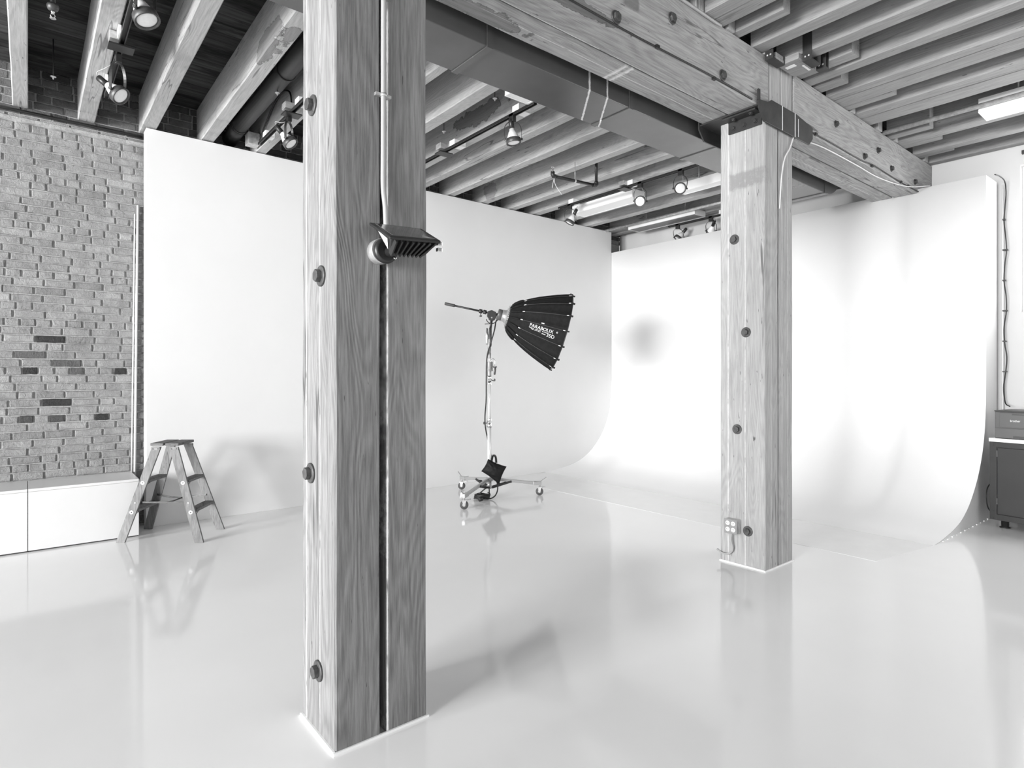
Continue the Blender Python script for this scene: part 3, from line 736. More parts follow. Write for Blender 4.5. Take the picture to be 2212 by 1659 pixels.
spotlight('round-faced spotlight in the middle of the three-lamp track, facing the camera', (5.63, 4.513, 3.715), (5.695, 4.55, 3.53), (5.616, 4.507, 3.496), (0.776, -0.631, 0))
spotlight('round-faced spotlight at the right end of the three-lamp track, near the far post', (5.63, 3.946, 3.715), (5.70, 4.02, 3.54), (5.616, 3.945, 3.515), (0.776, -0.631, 0))
spotlight('left of two black-backed spotlights half hidden by the top of the cove', (7.60, 5.384, 3.70), (7.67, 5.33, 3.60), (7.60, 5.388, 3.49), (0.776, -0.631, 0))
spotlight('right of two black-backed spotlights half hidden by the top of the cove', (7.60, 4.82, 3.70), (7.545, 4.745, 3.59), (7.625, 4.845, 3.49), (0.776, -0.631, 0))

# strip lights
def strip_light(label, x0, x1, y0, y1, z0, z1, on='diff', rim=0.018):
    root = thing('strip_light', label, 'light fixture', ((x0 + x1) / 2, (y0 + y1) / 2, z0), 'ceiling strip lights')
    mb = MB(); mb.box(x0, x1, y0, y1, z0 + 0.008, z1); mb.build('housing', 'fix', root, bevel=0.004)
    mb = MB(); mb.box(x0, x1, y0, y0 + rim, z0, z0 + 0.008); mb.box(x0, x1, y1 - rim, y1, z0, z0 + 0.008); mb.box(x0, x0 + rim, y0 + rim, y1 - rim, z0, z0 + 0.008); mb.box(x1 - rim, x1, y0 + rim, y1 - rim, z0, z0 + 0.008)
    mb.build('frame', 'fix', root)
    mb = MB(); mb.box(x0 + rim, x1 - rim, y0 + rim, y1 - rim, z0 + 0.003, z0 + 0.0078); mb.build('diffuser', on, root)
    for y in (y0 + 0.25, y1 - 0.25): MB().cyl(((x0 + x1) / 2, y, z1 - 0.002), ((x0 + x1) / 2, y, ZD - 0.003), 0.008, 10).build('hanger', 'galv', root)
    return root
strip_light('long white strip light with bright side above the middle of the partition', 5.905, 6.155, 4.86, 5.93, 3.69, 3.799)
strip_light('white strip light whose end disappears behind the far post', 6.215, 6.36, 3.2, 4.40, 3.69, 3.799)
strip_light('unlit strip light with grey diffuser and white frame above the corner of the cove', 7.36, 7.632, 4.93, 6.14, 3.735, 3.82, 'unlit')
strip_light('bright white box light at the right edge under the ceiling', 6.49, 6.76, 0.26, 1.475, 3.752, 3.875, 'diff_on')
strip_light('white-edged light fixture peeking out above the duct', 3.03, 3.28, 2.9, 3.82, 3.73, 3.798)
mb = MB(); mb.box(7.86, 7.898, 1.0, 1.43, 3.70, 3.735); solo(mb, 'wall_track', 'black', 'end of a short black track high on the white side wall at the right edge', 'light track', (7.88, 1.2, 3.70))
mb = MB(); mb.box(7.05, 7.09, 0.2, 1.15, 3.78, 3.80); solo(mb, 'steel_channel', 'black', 'thin dark channel with a shiny lip under the joists, right of the box light', 'channel', (7.07, 0.7, 3.78))

# ------------------------------------------------------------------ pipes and sprinklers
def sprinkler_head(parent, p, up=1):
    p = Vector(p); a = Vector((0, 0, up))
    mb = MB(); mb.lathe(p, a, [(0, 0.011), (0.012, 0.011), (0.014, 0.008), (0.022, 0.007)], 12)
    for s in (-1, 1): mb.tube([p + a * 0.018 + Vector((s * 0.006, 0, 0)), p + a * 0.03 + Vector((s * 0.013, 0, 0)), p + a * 0.048 + Vector((s * 0.003, 0, 0))], 0.0025, 6)
    mb.lathe(p + a * 0.048, a, [(0, 0.017), (0.002, 0.018), (0.003, 0.016)], 16)
    mb.build('sprinkler_head', 'chrome', parent)
SP = thing('sprinkler_pipe', 'bent black sprinkler pipe hanging below the joists, upright head at its end', 'pipe', (4.9, 4.62, 3.60))
b0, b1 = Vector((5.033, 4.663, 3.605)), Vector((4.419, 4.733, 3.605))
MB().tube([(5.033, 4.663, ZD - 0.004), (5.033, 4.663, 3.63)], 0.017, 12).build('drop_pipe', 'black', SP)
MB().tube([b0 + (b1 - b0) * 0.03, b1], 0.017, 12).build('arm_pipe', 'black', SP)
mb = MB(); mb.tube([b0 + Vector((0, 0, 0.045)), b0 + Vector((0, 0, 0.012)), b0 + (b1 - b0) * 0.02, b0 + (b1 - b0) * 0.08], 0.024, 12); mb.build('elbow', 'pipe', SP)
mb = MB(); mb.tube([b1 - (b1 - b0) * 0.06, b1 - (b1 - b0) * 0.01, b1 + Vector((0, 0, 0.012)), b1 + Vector((0, 0, 0.045))], 0.023, 12); mb.build('elbow', 'pipe', SP)
sprinkler_head(SP, b1 + Vector((0, 0, 0.045)))
mb = MB(); h = b0 + (b1 - b0) * 0.50; mb.cyl(h + Vector((0, 0, 0.015)), (h.x, h.y, 3.815), 0.004, 8); mb.lathe(h - (b1 - b0).normalized() * 0.008, b1 - b0, [(0, 0.021), (0.016, 0.021)], 16); mb.build('pipe_hanger', 'galv', SP)
t0 = b1 - (b1 - b0) * 0.03
mb = MB(); mb.tube(smooth_path([t0 + Vector((0, 0, -0.02)), t0 + Vector((0.015, -0.01, -0.10)), t0 + Vector((0.07, -0.05, -0.20))], 5), 0.003, 6); mb.tube(smooth_path([t0 + Vector((0, 0, -0.02)), t0 + Vector((-0.02, 0.01, -0.13))], 4), 0.003, 6); mb.build('string', 'wcable', SP)
S1 = thing('sprinkler', 'brass-coloured pendant sprinkler between the first two joists at the top left', 'sprinkler', (0.124, 4.825, 3.80))
MB().tube([(0.124, 4.825, 3.80), (0.124, 4.825, ZD - 0.004)], 0.016, 12).build('pipe', 'pipe', S1)
MB().lathe((0.124, 4.825, 3.785), (0, 0, 1), [(0, 0.016), (0.008, 0.028), (0.03, 0.034), (0.04, 0.030)], 16).build('socket', 'iron', S1)
sprinkler_head(S1, (0.124, 4.825, 3.785), -1)
for i, (x, y, z, l) in enumerate(((0.159, 6.077, 3.86, 'thin drop rod with a small rosette between the two joists nearest the brick corner'),
                                (1.656, 5.218, 3.86, 'thin drop rod with a small rosette in front of the fat dark pipe'),
                                (3.162, 4.125, 3.86, 'thin drop rod with a small rosette under the duct, left of the lone spotlight'),
                                (3.20, 5.004, 3.86, 'thin drop rod with a small rosette close to the right edge of the near post'),
                                (7.25, 4.20, 3.80, 'small star-shaped sprinkler under the pale pipe near the unlit strip light'))):
    r = thing('drop_rod', l, 'sprinkler', (x, y, z), 'thin sprinkler drops')
    MB().cyl((x, y, z), (x, y, ZD - 0.004), 0.004, 8).build('rod', 'black', r)
    mb = MB(); mb.lathe((x, y, z), (0, 0, -1), [(-0.008, 0.003), (0.0, 0.020), (0.003, 0.020), (0.005, 0.006), (0.022, 0.005)], 12); mb.build('rosette', 'galv', r)
BP = thing('drain_pipe', 'fat dark pipe running along the joists above the left end of the partition', 'pipe', (1.65, 4.8, 3.95))
MB().tube([(1.655, 2.75, 3.955), (1.655, 6.40, 3.955)], 0.075, 24).build('pipe', 'pipe', BP)
MB().tube([(1.655, 6.40, 3.955), (1.655, YB - 0.02, 3.93)], 0.075, 24).build('pipe', 'pipe', BP)
for y in (5.0, 6.38):
    mb = MB(); mb.lathe((1.655, y - 0.018, 3.955), (0, 1, 0), [(0, 0.080), (0.036, 0.080)], 24); mb.build('collar', 'black', BP)
mb = MB(); mb.cyl((1.655, 5.0, 4.03), (1.655, 5.0, ZD - 0.003), 0.005, 8); mb.build('hanger_rod', 'black', BP)
mb = MB(); mb.tube([(7.30, 2.75, 3.79), (7.30, 6.66, 3.79)], 0.022, 14)
solo(mb, 'pale_pipe', 'galv', 'pale pipe running under the joists above the inner corner of the cove', 'pipe', (7.30, 4.7, 3.77))
mb = MB(); mb.tube([(6.465, -4.0, 3.80), (6.465, 2.225, 3.80)], 0.022, 14)
solo(mb, 'pale_pipe', 'galv', 'pale pipe running from the beam to the bright box light', 'pipe', (6.465, 0, 3.78))
mb = MB(); mb.tube([(6.24, -4.0, 3.93), (6.24, 1.75, 3.93)], 0.05, 18)
solo(mb, 'dark_pipe', 'pipe', 'shaded pipe above the pale pipe, beside the joist pair nearest the box light', 'pipe', (6.24, 0, 3.9))
mb = MB(); mb.tube([(-3.0, YB - 0.035, 3.752), (XP0 - 0.01, YB - 0.035, 3.752)], 0.014, 12)
solo(mb, 'wall_pipe', 'pipe', 'thin dark pipe along the top of the brick wall, under the joist ends', 'pipe', (-1, YB - 0.035, 3.73))
# conduit up the brick beside the partition
CB = thing('wall_conduit', 'thin white conduit running up the brick wall beside the partition', 'conduit', (0.81, YB - 0.02, 0.52))
mb = MB(); mb.tube([(0.800, YB - 0.026, 0.40), (0.812, YB - 0.026, 1.8), (0.826, YB - 0.026, 3.085)], 0.011, 12); mb.build('pipe', 'wcable', CB)
mb = MB(); mb.tube([(0.772, YB - 0.024, 0.40), (0.788, YB - 0.024, 1.8), (0.80, YB - 0.024, 3.0)], 0.006, 8); mb.build('pipe', 'wcable', CB)

# ------------------------------------------------------------------ conduit, floodlight on the near post
CN = thing('post_conduit', 'pale metal conduit running down the right face of the near post to the floodlight', 'conduit', (1.10, 2.17, 2.05))
MB().tube(smooth_path([(1.104, 2.172, 3.385), (1.104, 2.172, 2.9), (1.103, 2.172, 2.35), (1.103, 2.172, 2.20), (1.108, 2.165, 2.12), (1.110, 2.160, 2.02)], 4), 0.0105, 12).build('pipe', 'gcable', CN)
for z in (2.56, 2.96):
    mb = MB(); mb.lathe((1.104, 2.172, z), (0, 0, 1), [(0, 0.0135), (0.014, 0.0135)], 14); mb.box(1.07, 1.138, 2.170, 2.186, z + 0.001, z + 0.013); mb.build('clip', 'galv', CN)
FL = thing('floodlight', 'black finned floodlight tipped upward on the near post, white sticker on its side', 'floodlight', (1.11, 2.185, 1.95))
mb = MB(); mb.lathe((1.088, 2.186, 1.938), (0, -1, 0), [(0, 0.050), (0.045, 0.050)], 32); mb.build('junction_box', 'galv', FL, bevel=0.002)
mb = MB(); mb.lathe((1.093, 2.141, 1.936), (0, -1, 0), [(0, 0.048), (0.006, 0.050), (0.020, 0.048), (0.024, 0.040)], 32); mb.build('cover_plate', 'black', FL)
mb = MB(); mb.tube([(1.10, 2.12, 1.93), (1.105, 2.07, 1.93), (1.105, 2.045, 1.955)], 0.020, 14); mb.build('swivel_arm', 'black', FL)
mb = MB(); mb.lathe((1.125, 2.116, 1.910), (0, -1, 0), [(0, 0.006), (0.003, 0.006), (0.004, 0.003)], 10); mb.build('screw', 'chrome', FL)
# head: tapered body, open end up; rim corners
rim = [(1.030, 2.13, 2.035), (1.252, 2.13, 2.045), (1.212, 1.93, 1.958), (1.010, 1.93, 1.945)]
bot = [(1.060, 2.08, 1.975), (1.222, 2.08, 1.985), (1.180, 1.985, 1.900), (1.035, 1.985, 1.893)]
mb = MB(); mb.hexa(bot, [Vector(p) + Vector((0, 0, -0.008)) for p in rim]); mb.build('housing', 'black', FL, bevel=0.008)
c = sum((Vector(p) for p in rim), Vector()) / 4
mb = MB(); mb.hexa([c + (Vector(p) - c) * 1.06 + Vector((0, 0, -0.010)) for p in rim], [c + (Vector(p) - c) * 1.06 + Vector((0, 0, 0.002)) for p in rim]); mb.build('bezel', 'black', FL, bevel=0.003)
mb = MB(); mb.hexa([c + (Vector(p) - c) * 0.88 + Vector((0, 0, 0.001)) for p in rim], [c + (Vector(p) - c) * 0.88 + Vector((0, 0, 0.004)) for p in rim]); mb.build('glass', 'glass', FL)
f0, f1 = Vector(rim[3]), Vector(rim[2]); g0, g1 = Vector(bot[3]), Vector(bot[2])
mb = MB()
for k in range(8):
    t = 0.08 + 0.84 * k / 7
    a = f0.lerp(f1, t) + Vector((0, 0, -0.012)); b = g0.lerp(g1, t); m = (a + b) / 2
    mb.bar(a + Vector((0, -0.006, 0)), b + Vector((-0.012, -0.006, -0.002)), 0.006, 0.020, (0, 1, 0))
mb.build('cooling_fin', 'black', FL)
a, b, c2, d = Vector(rim[0]), Vector(rim[3]), Vector(bot[3]), Vector(bot[0])
def lerp2(u, v): return a.lerp(b, u).lerp(d.lerp(c2, u), v) + Vector((-0.004, -0.001, -0.001))
mb = MB(); mb.face([lerp2(0.30, 0.22), lerp2(0.86, 0.22), lerp2(0.84, 0.85), lerp2(0.30, 0.85)]); o = mb.build('sticker', 'plastic', FL); o['label'] = 'white rating sticker'
for z in (0, -0.018):
    mb = MB(); mb.obox((1.222, 1.945, 1.950 + z * 1.3), (1, 0, 0), (0, 1, 0), (0, 0, 1), 0.010, 0.008, 0.007); mb.build('clip', 'chrome', FL, bevel=0.002)

# ------------------------------------------------------------------ outlet box on the far post
OB = thing('outlet_box', 'small metal box with four white sockets, low on the far post', 'outlet', (4.16, 2.455, 0.24))
MB().box(4.135, 4.190, 2.405, 2.505, 0.245, 0.350).build('box', 'galv', OB, bevel=0.003)
MB().box(4.131, 4.135, 2.402, 2.508, 0.242, 0.353).build('cover_plate', 'plate', OB, bevel=0.001)
for y in (2.433, 2.478):
    for z in (0.275, 0.322):
        mb = MB(); mb.lathe((4.131, y, z), (-1, 0, 0), [(0, 0.0175), (0.003, 0.0170), (0.004, 0.014)], 20); s = mb.build('socket', 'plastic', OB)
        mb = MB(); mb.box(4.1262, 4.1272, y - 0.008, y - 0.0055, z - 0.002, z + 0.008); mb.box(4.1262, 4.1272, y + 0.0055, y + 0.008, z - 0.002, z + 0.008); mb.lathe((4.1272, y, z - 0.008), (-1, 0, 0), [(0, 0.0025), (0.001, 0.0025)], 8); mb.build('slot', 'black', s)
mb = MB(); mb.tube(smooth_path([(4.155, 2.46, 0.246), (4.155, 2.465, 0.19), (4.165, 2.458, 0.115), (4.172, 2.50, 0.072), (4.178, 2.555, 0.068), (4.185, 2.60, 0.085)], 6), 0.0075, 10); mb.build('flex_conduit', 'gcable', OB)

# ------------------------------------------------------------------ cables on the beams
mb = MB(); mb.tube(smooth_path([(5.02, 2.30, 3.389), (4.80, 2.26, 3.387), (4.66, 2.21, 3.36), (4.56, 2.207, 3.20), (4.47, 2.207, 3.09), (4.42, 2.207, 2.92), (4.398, 2.209, 2.70)], 6), 0.005, 8)
mb.tube(smooth_path([(5.02, 2.30, 3.392), (5.30, 2.27, 3.392), (5.96, 2.267, 3.392), (6.53, 2.272, 3.392), (7.05, 2.20, 3.395), (7.42, 2.10, 3.45)], 6), 0.005, 8)
solo(mb, 'white_cable', 'wcable', 'white cable tacked under the right beam and dropping into the joint of the far post', 'cable', (5.5, 2.27, 3.39))
mb = MB(); mb.tube(smooth_path([(x, 2.209 - 0.003 * math.sin(x * 4), 3.404 + 0.008 * math.sin(x * 2.1)) for x in [-2.0 + 0.3 * k for k in range(21)]], 3), 0.006, 8)
for x in (2.9, 3.5): mb.box(x, x + 0.03, 2.200, 2.216, 3.395, 3.415)
solo(mb, 'black_cable', 'cable', 'black cable clipped along the lower front edge of the left beam', 'cable', (1, 2.21, 3.40))
mb = MB(); mb.tube(smooth_path([(4.91, 2.207, 3.41), (5.3, 2.208, 3.415), (5.9, 2.208, 3.41), (6.2, 2.204, 3.425), (6.8, 2.208, 3.412), (7.4, 2.208, 3.415), (7.85, 2.209, 3.42)], 5), 0.005, 8)
for x in (4.98, 6.15, 6.9, 7.1): mb.box(x, x + 0.03, 2.198, 2.216, 3.402, 3.425)
solo(mb, 'black_cable', 'cable', 'thin black cable along the lower front edge of the right beam', 'cable', (6.2, 2.21, 3.41))
mb = MB(); mb.tube([(-2.0, 2.205, 3.782), (3.3, 2.205, 3.782), (3.52, 2.205, 3.778), (3.60, 2.212, 3.788), (3.64, 2.235, 3.80)], 0.010, 10)
solo(mb, 'beam_conduit', 'gcable', 'slim grey conduit along the top front edge of the left beam, hooked at its end', 'conduit', (1, 2.2, 3.78))
mb = MB(); mb.tube(smooth_path([(1.845, 6.40, 3.83), (1.84, 6.2, 3.93), (1.84, 5.9, 4.05), (1.842, 5.65, 4.08), (1.842, 5.45, 4.0), (1.842, 5.40, 3.82)], 6), 0.008, 8)
solo(mb, 'black_cable', 'cable', 'black cable arched over the joist left of the near post', 'cable', (1.84, 5.9, 3.9))
mb = MB(); mb.box(1.735, 1.845, 6.37, 6.49, 3.80, 3.92); o = solo(mb, 'junction_box', 'galv', 'square metal junction box at the left end of the track beside the near post', 'junction box', (1.79, 6.43, 3.80), bevel=0.004)

# ------------------------------------------------------------------ white benches along the brick
def bench(label, x0, x1):
    root = thing('storage_bench', label, 'bench', ((x0 + x1) / 2, 6.5, 0), 'white benches along the brick wall')
    MB().box(x0 + 0.01, x1 - 0.004, 6.262, 6.74, 0.0, 0.012).build('plinth', 'pdark', root)
    MB().box(x0, x1, 6.245, 6.752, 0.012, 0.492).build('body', 'white', root, bevel=0.002)
    MB().box(x0, x1, 6.244, 6.752, 0.4935, 0.516).build('lid', 'lid', root, bevel=0.002)
bench('white box bench against the brick, right one, beside the stepladder', 0.002, 0.772)
bench('white box bench against the brick at the left edge of the photo', -1.40, -0.0025)

# ------------------------------------------------------------------ stepladder
def stepladder():
    root = thing('stepladder', 'worn double-sided wooden stepladder standing by the white bench and partition', 'ladder', (1.01, 6.09, 0))
    sx = Vector((0.255, 0.368, 0)).normalized(); px = Vector((0.525, -0.43, 0)).normalized()
    c = Vector((1.012, 6.088, 0)); up = Vector((0, 0, 1))
    def P(s, p, z): return c + sx * s + px * p + up * z
    Hh = 0.815
    def rail_pts(ss, sp, z):
        t = z / Hh
        return P(ss * (0.222 - 0.092 * t), sp * (0.34 - 0.265 * t), z)
    nrm = {}
    for sp in (-1, 1):
        for ss in (-1, 1):
            a, b = rail_pts(ss, sp, 0.0), rail_pts(ss, sp, Hh)
            d = (b - a).normalized(); th = d.cross(px).normalized(); w = th.cross(d).normalized()
            mb = MB(); wid, tk = 0.075, 0.020
            # foot cut level with the floor
            def ring(z):
                q = rail_pts(ss, sp, z); k = wid / 2 / abs(w.dot(px)) if abs(w.dot(px)) > 0.1 else wid / 2
                kk = tk / 2
                return [q - px * k - sx * kk, q + px * k - sx * kk, q + px * k + sx * kk, q - px * k + sx * kk]
            mb.hexa(ring(0.0), ring(Hh)); r = mb.build('rail', 'ladder', root, bevel=0.003)
            if ss < 0:
                for z in (0.255, 0.505):
                    q = rail_pts(ss, sp, z) - sx * 0.010
                    m2 = MB(); m2.lathe(q, -sx, [(0, 0.017), (0.002, 0.017), (0.003, 0.014)], 20); wsh = m2.build('washer', 'plastic', r)
                    m2 = MB(); m2.lathe(q - sx * 0.003, -sx, [(0, 0.006), (0.004, 0.005)], 10); m2.build('rivet', 'iron', wsh)
                q = rail_pts(ss, sp, 0.335) - sx * 0.010
                m2 = MB(); m2.lathe(q, -sx, [(0, 0.007), (0.004, 0.005)], 12); m2.build('rivet', 'galv', r)
    for sp in (-1, 1):
        for z in (0.265, 0.515):
            a, b = rail_pts(-1, sp, z) + sx * 0.010, rail_pts(1, sp, z) - sx * 0.010
            mb = MB(); mb.obox((a + b) / 2, sx, px, up, (b - a).length / 2, 0.045, 0.011); st = mb.build('step', 'tread', root, bevel=0.002)
            m2 = MB()
            for k in (-0.03, -0.018, -0.006, 0.006, 0.018, 0.03): m2.obox((a + b) / 2 + up * 0.0115 + px * k, sx, px, up, (b - a).length / 2 - 0.008, 0.003, 0.0015)
            m2.build('grip_rib', 'tread', st)
            m2 = MB(); m2.tube([rail_pts(-1, sp, z - 0.06) + sx * 0.012, (a + b) / 2 - up * 0.012], 0.003, 6); m2.build('brace_wire', 'iron', st)
    # top: two boards with a hand slot between them, on metal brackets
    for k, (p0, p1) in enumerate(((-0.125, -0.012), (0.006, 0.125))):
        mb = MB(); mb.obox(P(0.0, (p0 + p1) / 2, 0.836), sx, px, up, 0.150, (p1 - p0) / 2, 0.012); mb.build('top_board', 'tread', root, bevel=0.005)
    MB().obox(P(0.0, -0.003, 0.822), sx, px, up, 0.06, 0.012, 0.008).build('hinge', 'iron', root)
    for sp in (-1, 1):
        for ss in (-1, 1):
            q = rail_pts(ss, sp, 0.795)
            m2 = MB(); m2.obox(q + sx * ss * 0.0115 + up * 0.005, sx, px, up, 0.0015, 0.038, 0.014); br = m2.build('bracket', 'iron', root)
            for k in (-0.022, 0.022):
                m2 = MB(); m2.lathe(q + sx * ss * 0.013 + px * k + up * 0.002, sx * ss, [(0, 0.007), (0.003, 0.005)], 10); m2.build('rivet', 'iron', br)
    # folding spreaders, front and back
    a, b = rail_pts(-1, -1, 0.335) + sx * 0.014, rail_pts(-1, 1, 0.335) + sx * 0.014
    m = (a + b) / 2
    mb = MB(); mb.bar(a, b, 0.004, 0.014); mb.obox(m + sx * 0.004, px, sx, up, 0.035, 0.004, 0.010); mb.build('spreader', 'dark', root)
    a2, b2 = rail_pts(1, -1, 0.335) - sx * 0.014, rail_pts(1, 1, 0.335) - sx * 0.014; m2_ = (a2 + b2) / 2 - up * 0.03
    mb = MB(); mb.bar(a2, a2.lerp(m2_, 0.55) - up * 0.008, 0.005, 0.016); mb.bar(a2.lerp(m2_, 0.55) - up * 0.008, m2_, 0.005, 0.014); mb.bar(m2_, b2, 0.005, 0.016); mb.bar(m2_, (m + m2_) / 2 - up * 0.01, 0.005, 0.010); mb.bar((m + m2_) / 2 - up * 0.01, m, 0.005, 0.010)
    mb.build('spreader', 'black', root)
stepladder()

# ------------------------------------------------------------------ rolling light stand
PB = Vector((4.235, 5.632, 0))
wheels = [Vector((3.640, 5.290, 0)), Vector((4.245, 6.225, 0)), Vector((4.765, 5.335, 0))]
def stand():
    root = thing('light_stand', 'chrome rolling light stand on three casters holding up the black softbox', 'light stand', PB)
    def tub(z0, z1, r, name, mat, n=20): MB().lathe(PB + Vector((0, 0, z0)), (0, 0, 1), [(0, r), (z1 - z0, r)], n).build(name, mat, root)
    tub(0.135, 0.845, 0.0235, 'column', 'steelpole')
    tub(0.835, 1.42, 0.0165, 'column', 'steelpole')
    tub(1.42, 1.86, 0.0115, 'column', 'steelpole')
    def collar(z0, z1, r, mat='chrome'):
        mb = MB(); h = z1 - z0; mb.lathe(PB + Vector((0, 0, z0)), (0, 0, 1), [(0, r * 0.96), (0.004, r), (h * 0.45, r), (h * 0.47, r * 0.93), (h * 0.53, r * 0.93), (h * 0.55, r), (h - 0.004, r), (h, r * 0.96)], 24); mb.build('collar', mat, root)
    collar(0.83, 0.93, 0.030); collar(1.325, 1.425, 0.026); collar(1.43, 1.60, 0.024, 'alu'); collar(1.64, 1.78, 0.020, 'alu')
    tub(0.828, 0.833, 0.031, 'ring', 'black'); tub(1.428, 1.434, 0.025, 'ring', 'black')
    # crank unit
    R_ = Vector((0.776, -0.631, 0)); F_ = Vector((0.631, 0.776, 0)); up = Vector((0, 0, 1))
    mb = MB(); mb.obox(PB + R_ * 0.028 + up * 1.545, R_, F_, up, 0.012, 0.018, 0.055); mb.build('crank_housing', 'iron', root, bevel=0.004)
    mb = MB(); mb.tube([PB + R_ * 0.043 + up * 1.59 + F_ * math.cos(a) * 0.0 + (R_ * math.cos(a) * 0.025 + up * math.sin(a) * 0.045) for a in [2 * PI * k / 20 for k in range(20)]], 0.0045, 8, closed=True); mb.build('crank_wheel', 'chrome', root)
    mb = MB(); mb.tube([PB + R_ * 0.045 + up * 1.535, PB + R_ * 0.09 + up * 1.54], 0.007, 10); mb.lathe(PB + R_ * 0.072 + up * 1.535, -up + R_ * -0.12, [(0, 0.008), (0.03, 0.013), (0.085, 0.011), (0.09, 0.005)], 14); mb.build('crank_handle', 'iron', root)
    for z, s in ((0.875, -1), (1.385, 1)):
        mb = MB(); q = PB + up * z; mb.cyl(q + R_ * s * 0.025, q + R_ * s * 0.055 + up * (-0.012 if s > 0 else 0), 0.006, 10); mb.lathe(q + R_ * s * 0.052, R_ * s, [(0, 0.010), (0.006, 0.016), (0.016, 0.015), (0.02, 0.008)], 14); mb.build('clamp_knob', 'iron', root)
    # upper bracket carrying the head
    mb = MB(); mb.lathe(PB - R_ * 0.028 + up * 1.80, up, [(0, 0.012), (0.02, 0.02), (0.12, 0.022), (0.18, 0.014), (0.2, 0.008)], 16); mb.build('socket', 'chrome', root)
    mb = MB(); mb.obox(PB - R_ * 0.012 + up * 1.85, R_, F_, up, 0.03, 0.014, 0.02); mb.build('clamp', 'alu', root, bevel=0.003)
    tub2 = MB(); tub2.lathe(PB + R_ * 0.012 + up * 1.78, up, [(0, 0.012), (0.02, 0.016), (0.22, 0.016)], 16); tub2.build('receiver', 'iron', root)
    # legs
    hub = PB + up * 0.205
    mb = MB(); mb.lathe(PB + up * 0.10, up, [(0, 0.022), (0.01, 0.036), (0.03, 0.036), (0.04, 0.026), (0.085, 0.026), (0.09, 0.040), (0.125, 0.040), (0.135, 0.028)], 24); mb.build('hub', 'alu', root)
    for i, w in enumerate(wheels):
        d = (w - PB); d.z = 0; L = d.length; d.normalize(); sd = Vector((-d.y, d.x, 0))
        a = PB + d * 0.035 + up * 0.215; b = PB + d * (L - 0.075) + up * 0.150
        mb = MB(); mb.bar(a, b, 0.028, 0.034); leg = mb.build('leg', 'alu', root, bevel=0.003)
        mb = MB(); q = a.lerp(b, 0.46); mb.bar(PB + d * 0.03 + up * 0.115 + sd * 0.018, q + sd * 0.018 - up * 0.005, 0.004, 0.026); mb.bar(PB + d * 0.03 + up * 0.115 - sd * 0.018, q - sd * 0.018 - up * 0.005, 0.004, 0.026); mb.build('brace', 'black', leg)
        # caster: clamp, stem, fork, wheel, brake
        cp = PB + d * L
        mb = MB(); mb.bar(b - d * 0.005, cp + up * 0.145 + d * 0.02, 0.040, 0.044); mb.build('caster_clamp', 'alu', leg, bevel=0.004)
        mb = MB(); mb.bar(cp + up * 0.160, cp + d * 0.085 + up * 0.215, 0.010, 0.008); mb.cyl(b + up * 0.02 - sd * 0.02, b + up * 0.02 - sd * 0.055, 0.004, 8); mb.build('lever', 'alu', leg, bevel=0.002)
        fwd = [Vector((0.80, -0.60, 0)), Vector((0.7, -0.7, 0)), Vector((0.75, -0.66, 0))][i]; cs = Vector((-fwd.y, fwd.x, 0))
        tr = w.copy()
        mb = MB(); mb.cyl(cp + up * 0.092, cp + up * 0.150, 0.010, 12)
        for s in (-1, 1): mb.prism([tr + cs * s * 0.017 + fwd * x + up * z for x, z in ((-0.022, 0.094), (0.022, 0.094), (0.009, 0.036), (-0.009, 0.036))], cs * s * 0.003)
        mb.obox(tr + up * 0.096, fwd, cs, up, 0.026, 0.02, 0.004); fk = mb.build('caster_fork', 'galv', leg)
        mb = MB(); mb.prism([tr + fwd * x + up * z - cs * 0.018 for x, z in ((0.02, 0.100), (0.068, 0.112), (0.072, 0.102), (0.03, 0.088))], cs * 0.036); mb.build('brake_pedal', 'alu', leg)
        mb = MB(); c0 = tr + up * 0.047
        mb.lathe(c0 - cs * 0.0125, cs, [(0, 0.018), (0, 0.040), (0.003, 0.0455), (0.022, 0.0455), (0.025, 0.040), (0.025, 0.018)], 28); wh = mb.build('wheel', 'rubber', leg)
        mb = MB(); mb.lathe(c0 - cs * 0.0135, cs, [(0, 0.008), (0, 0.019), (0.003, 0.020), (0.024, 0.020), (0.027, 0.019), (0.027, 0.008)], 24); mb.build('wheel_hub', 'alu', wh)
    return root
stand()

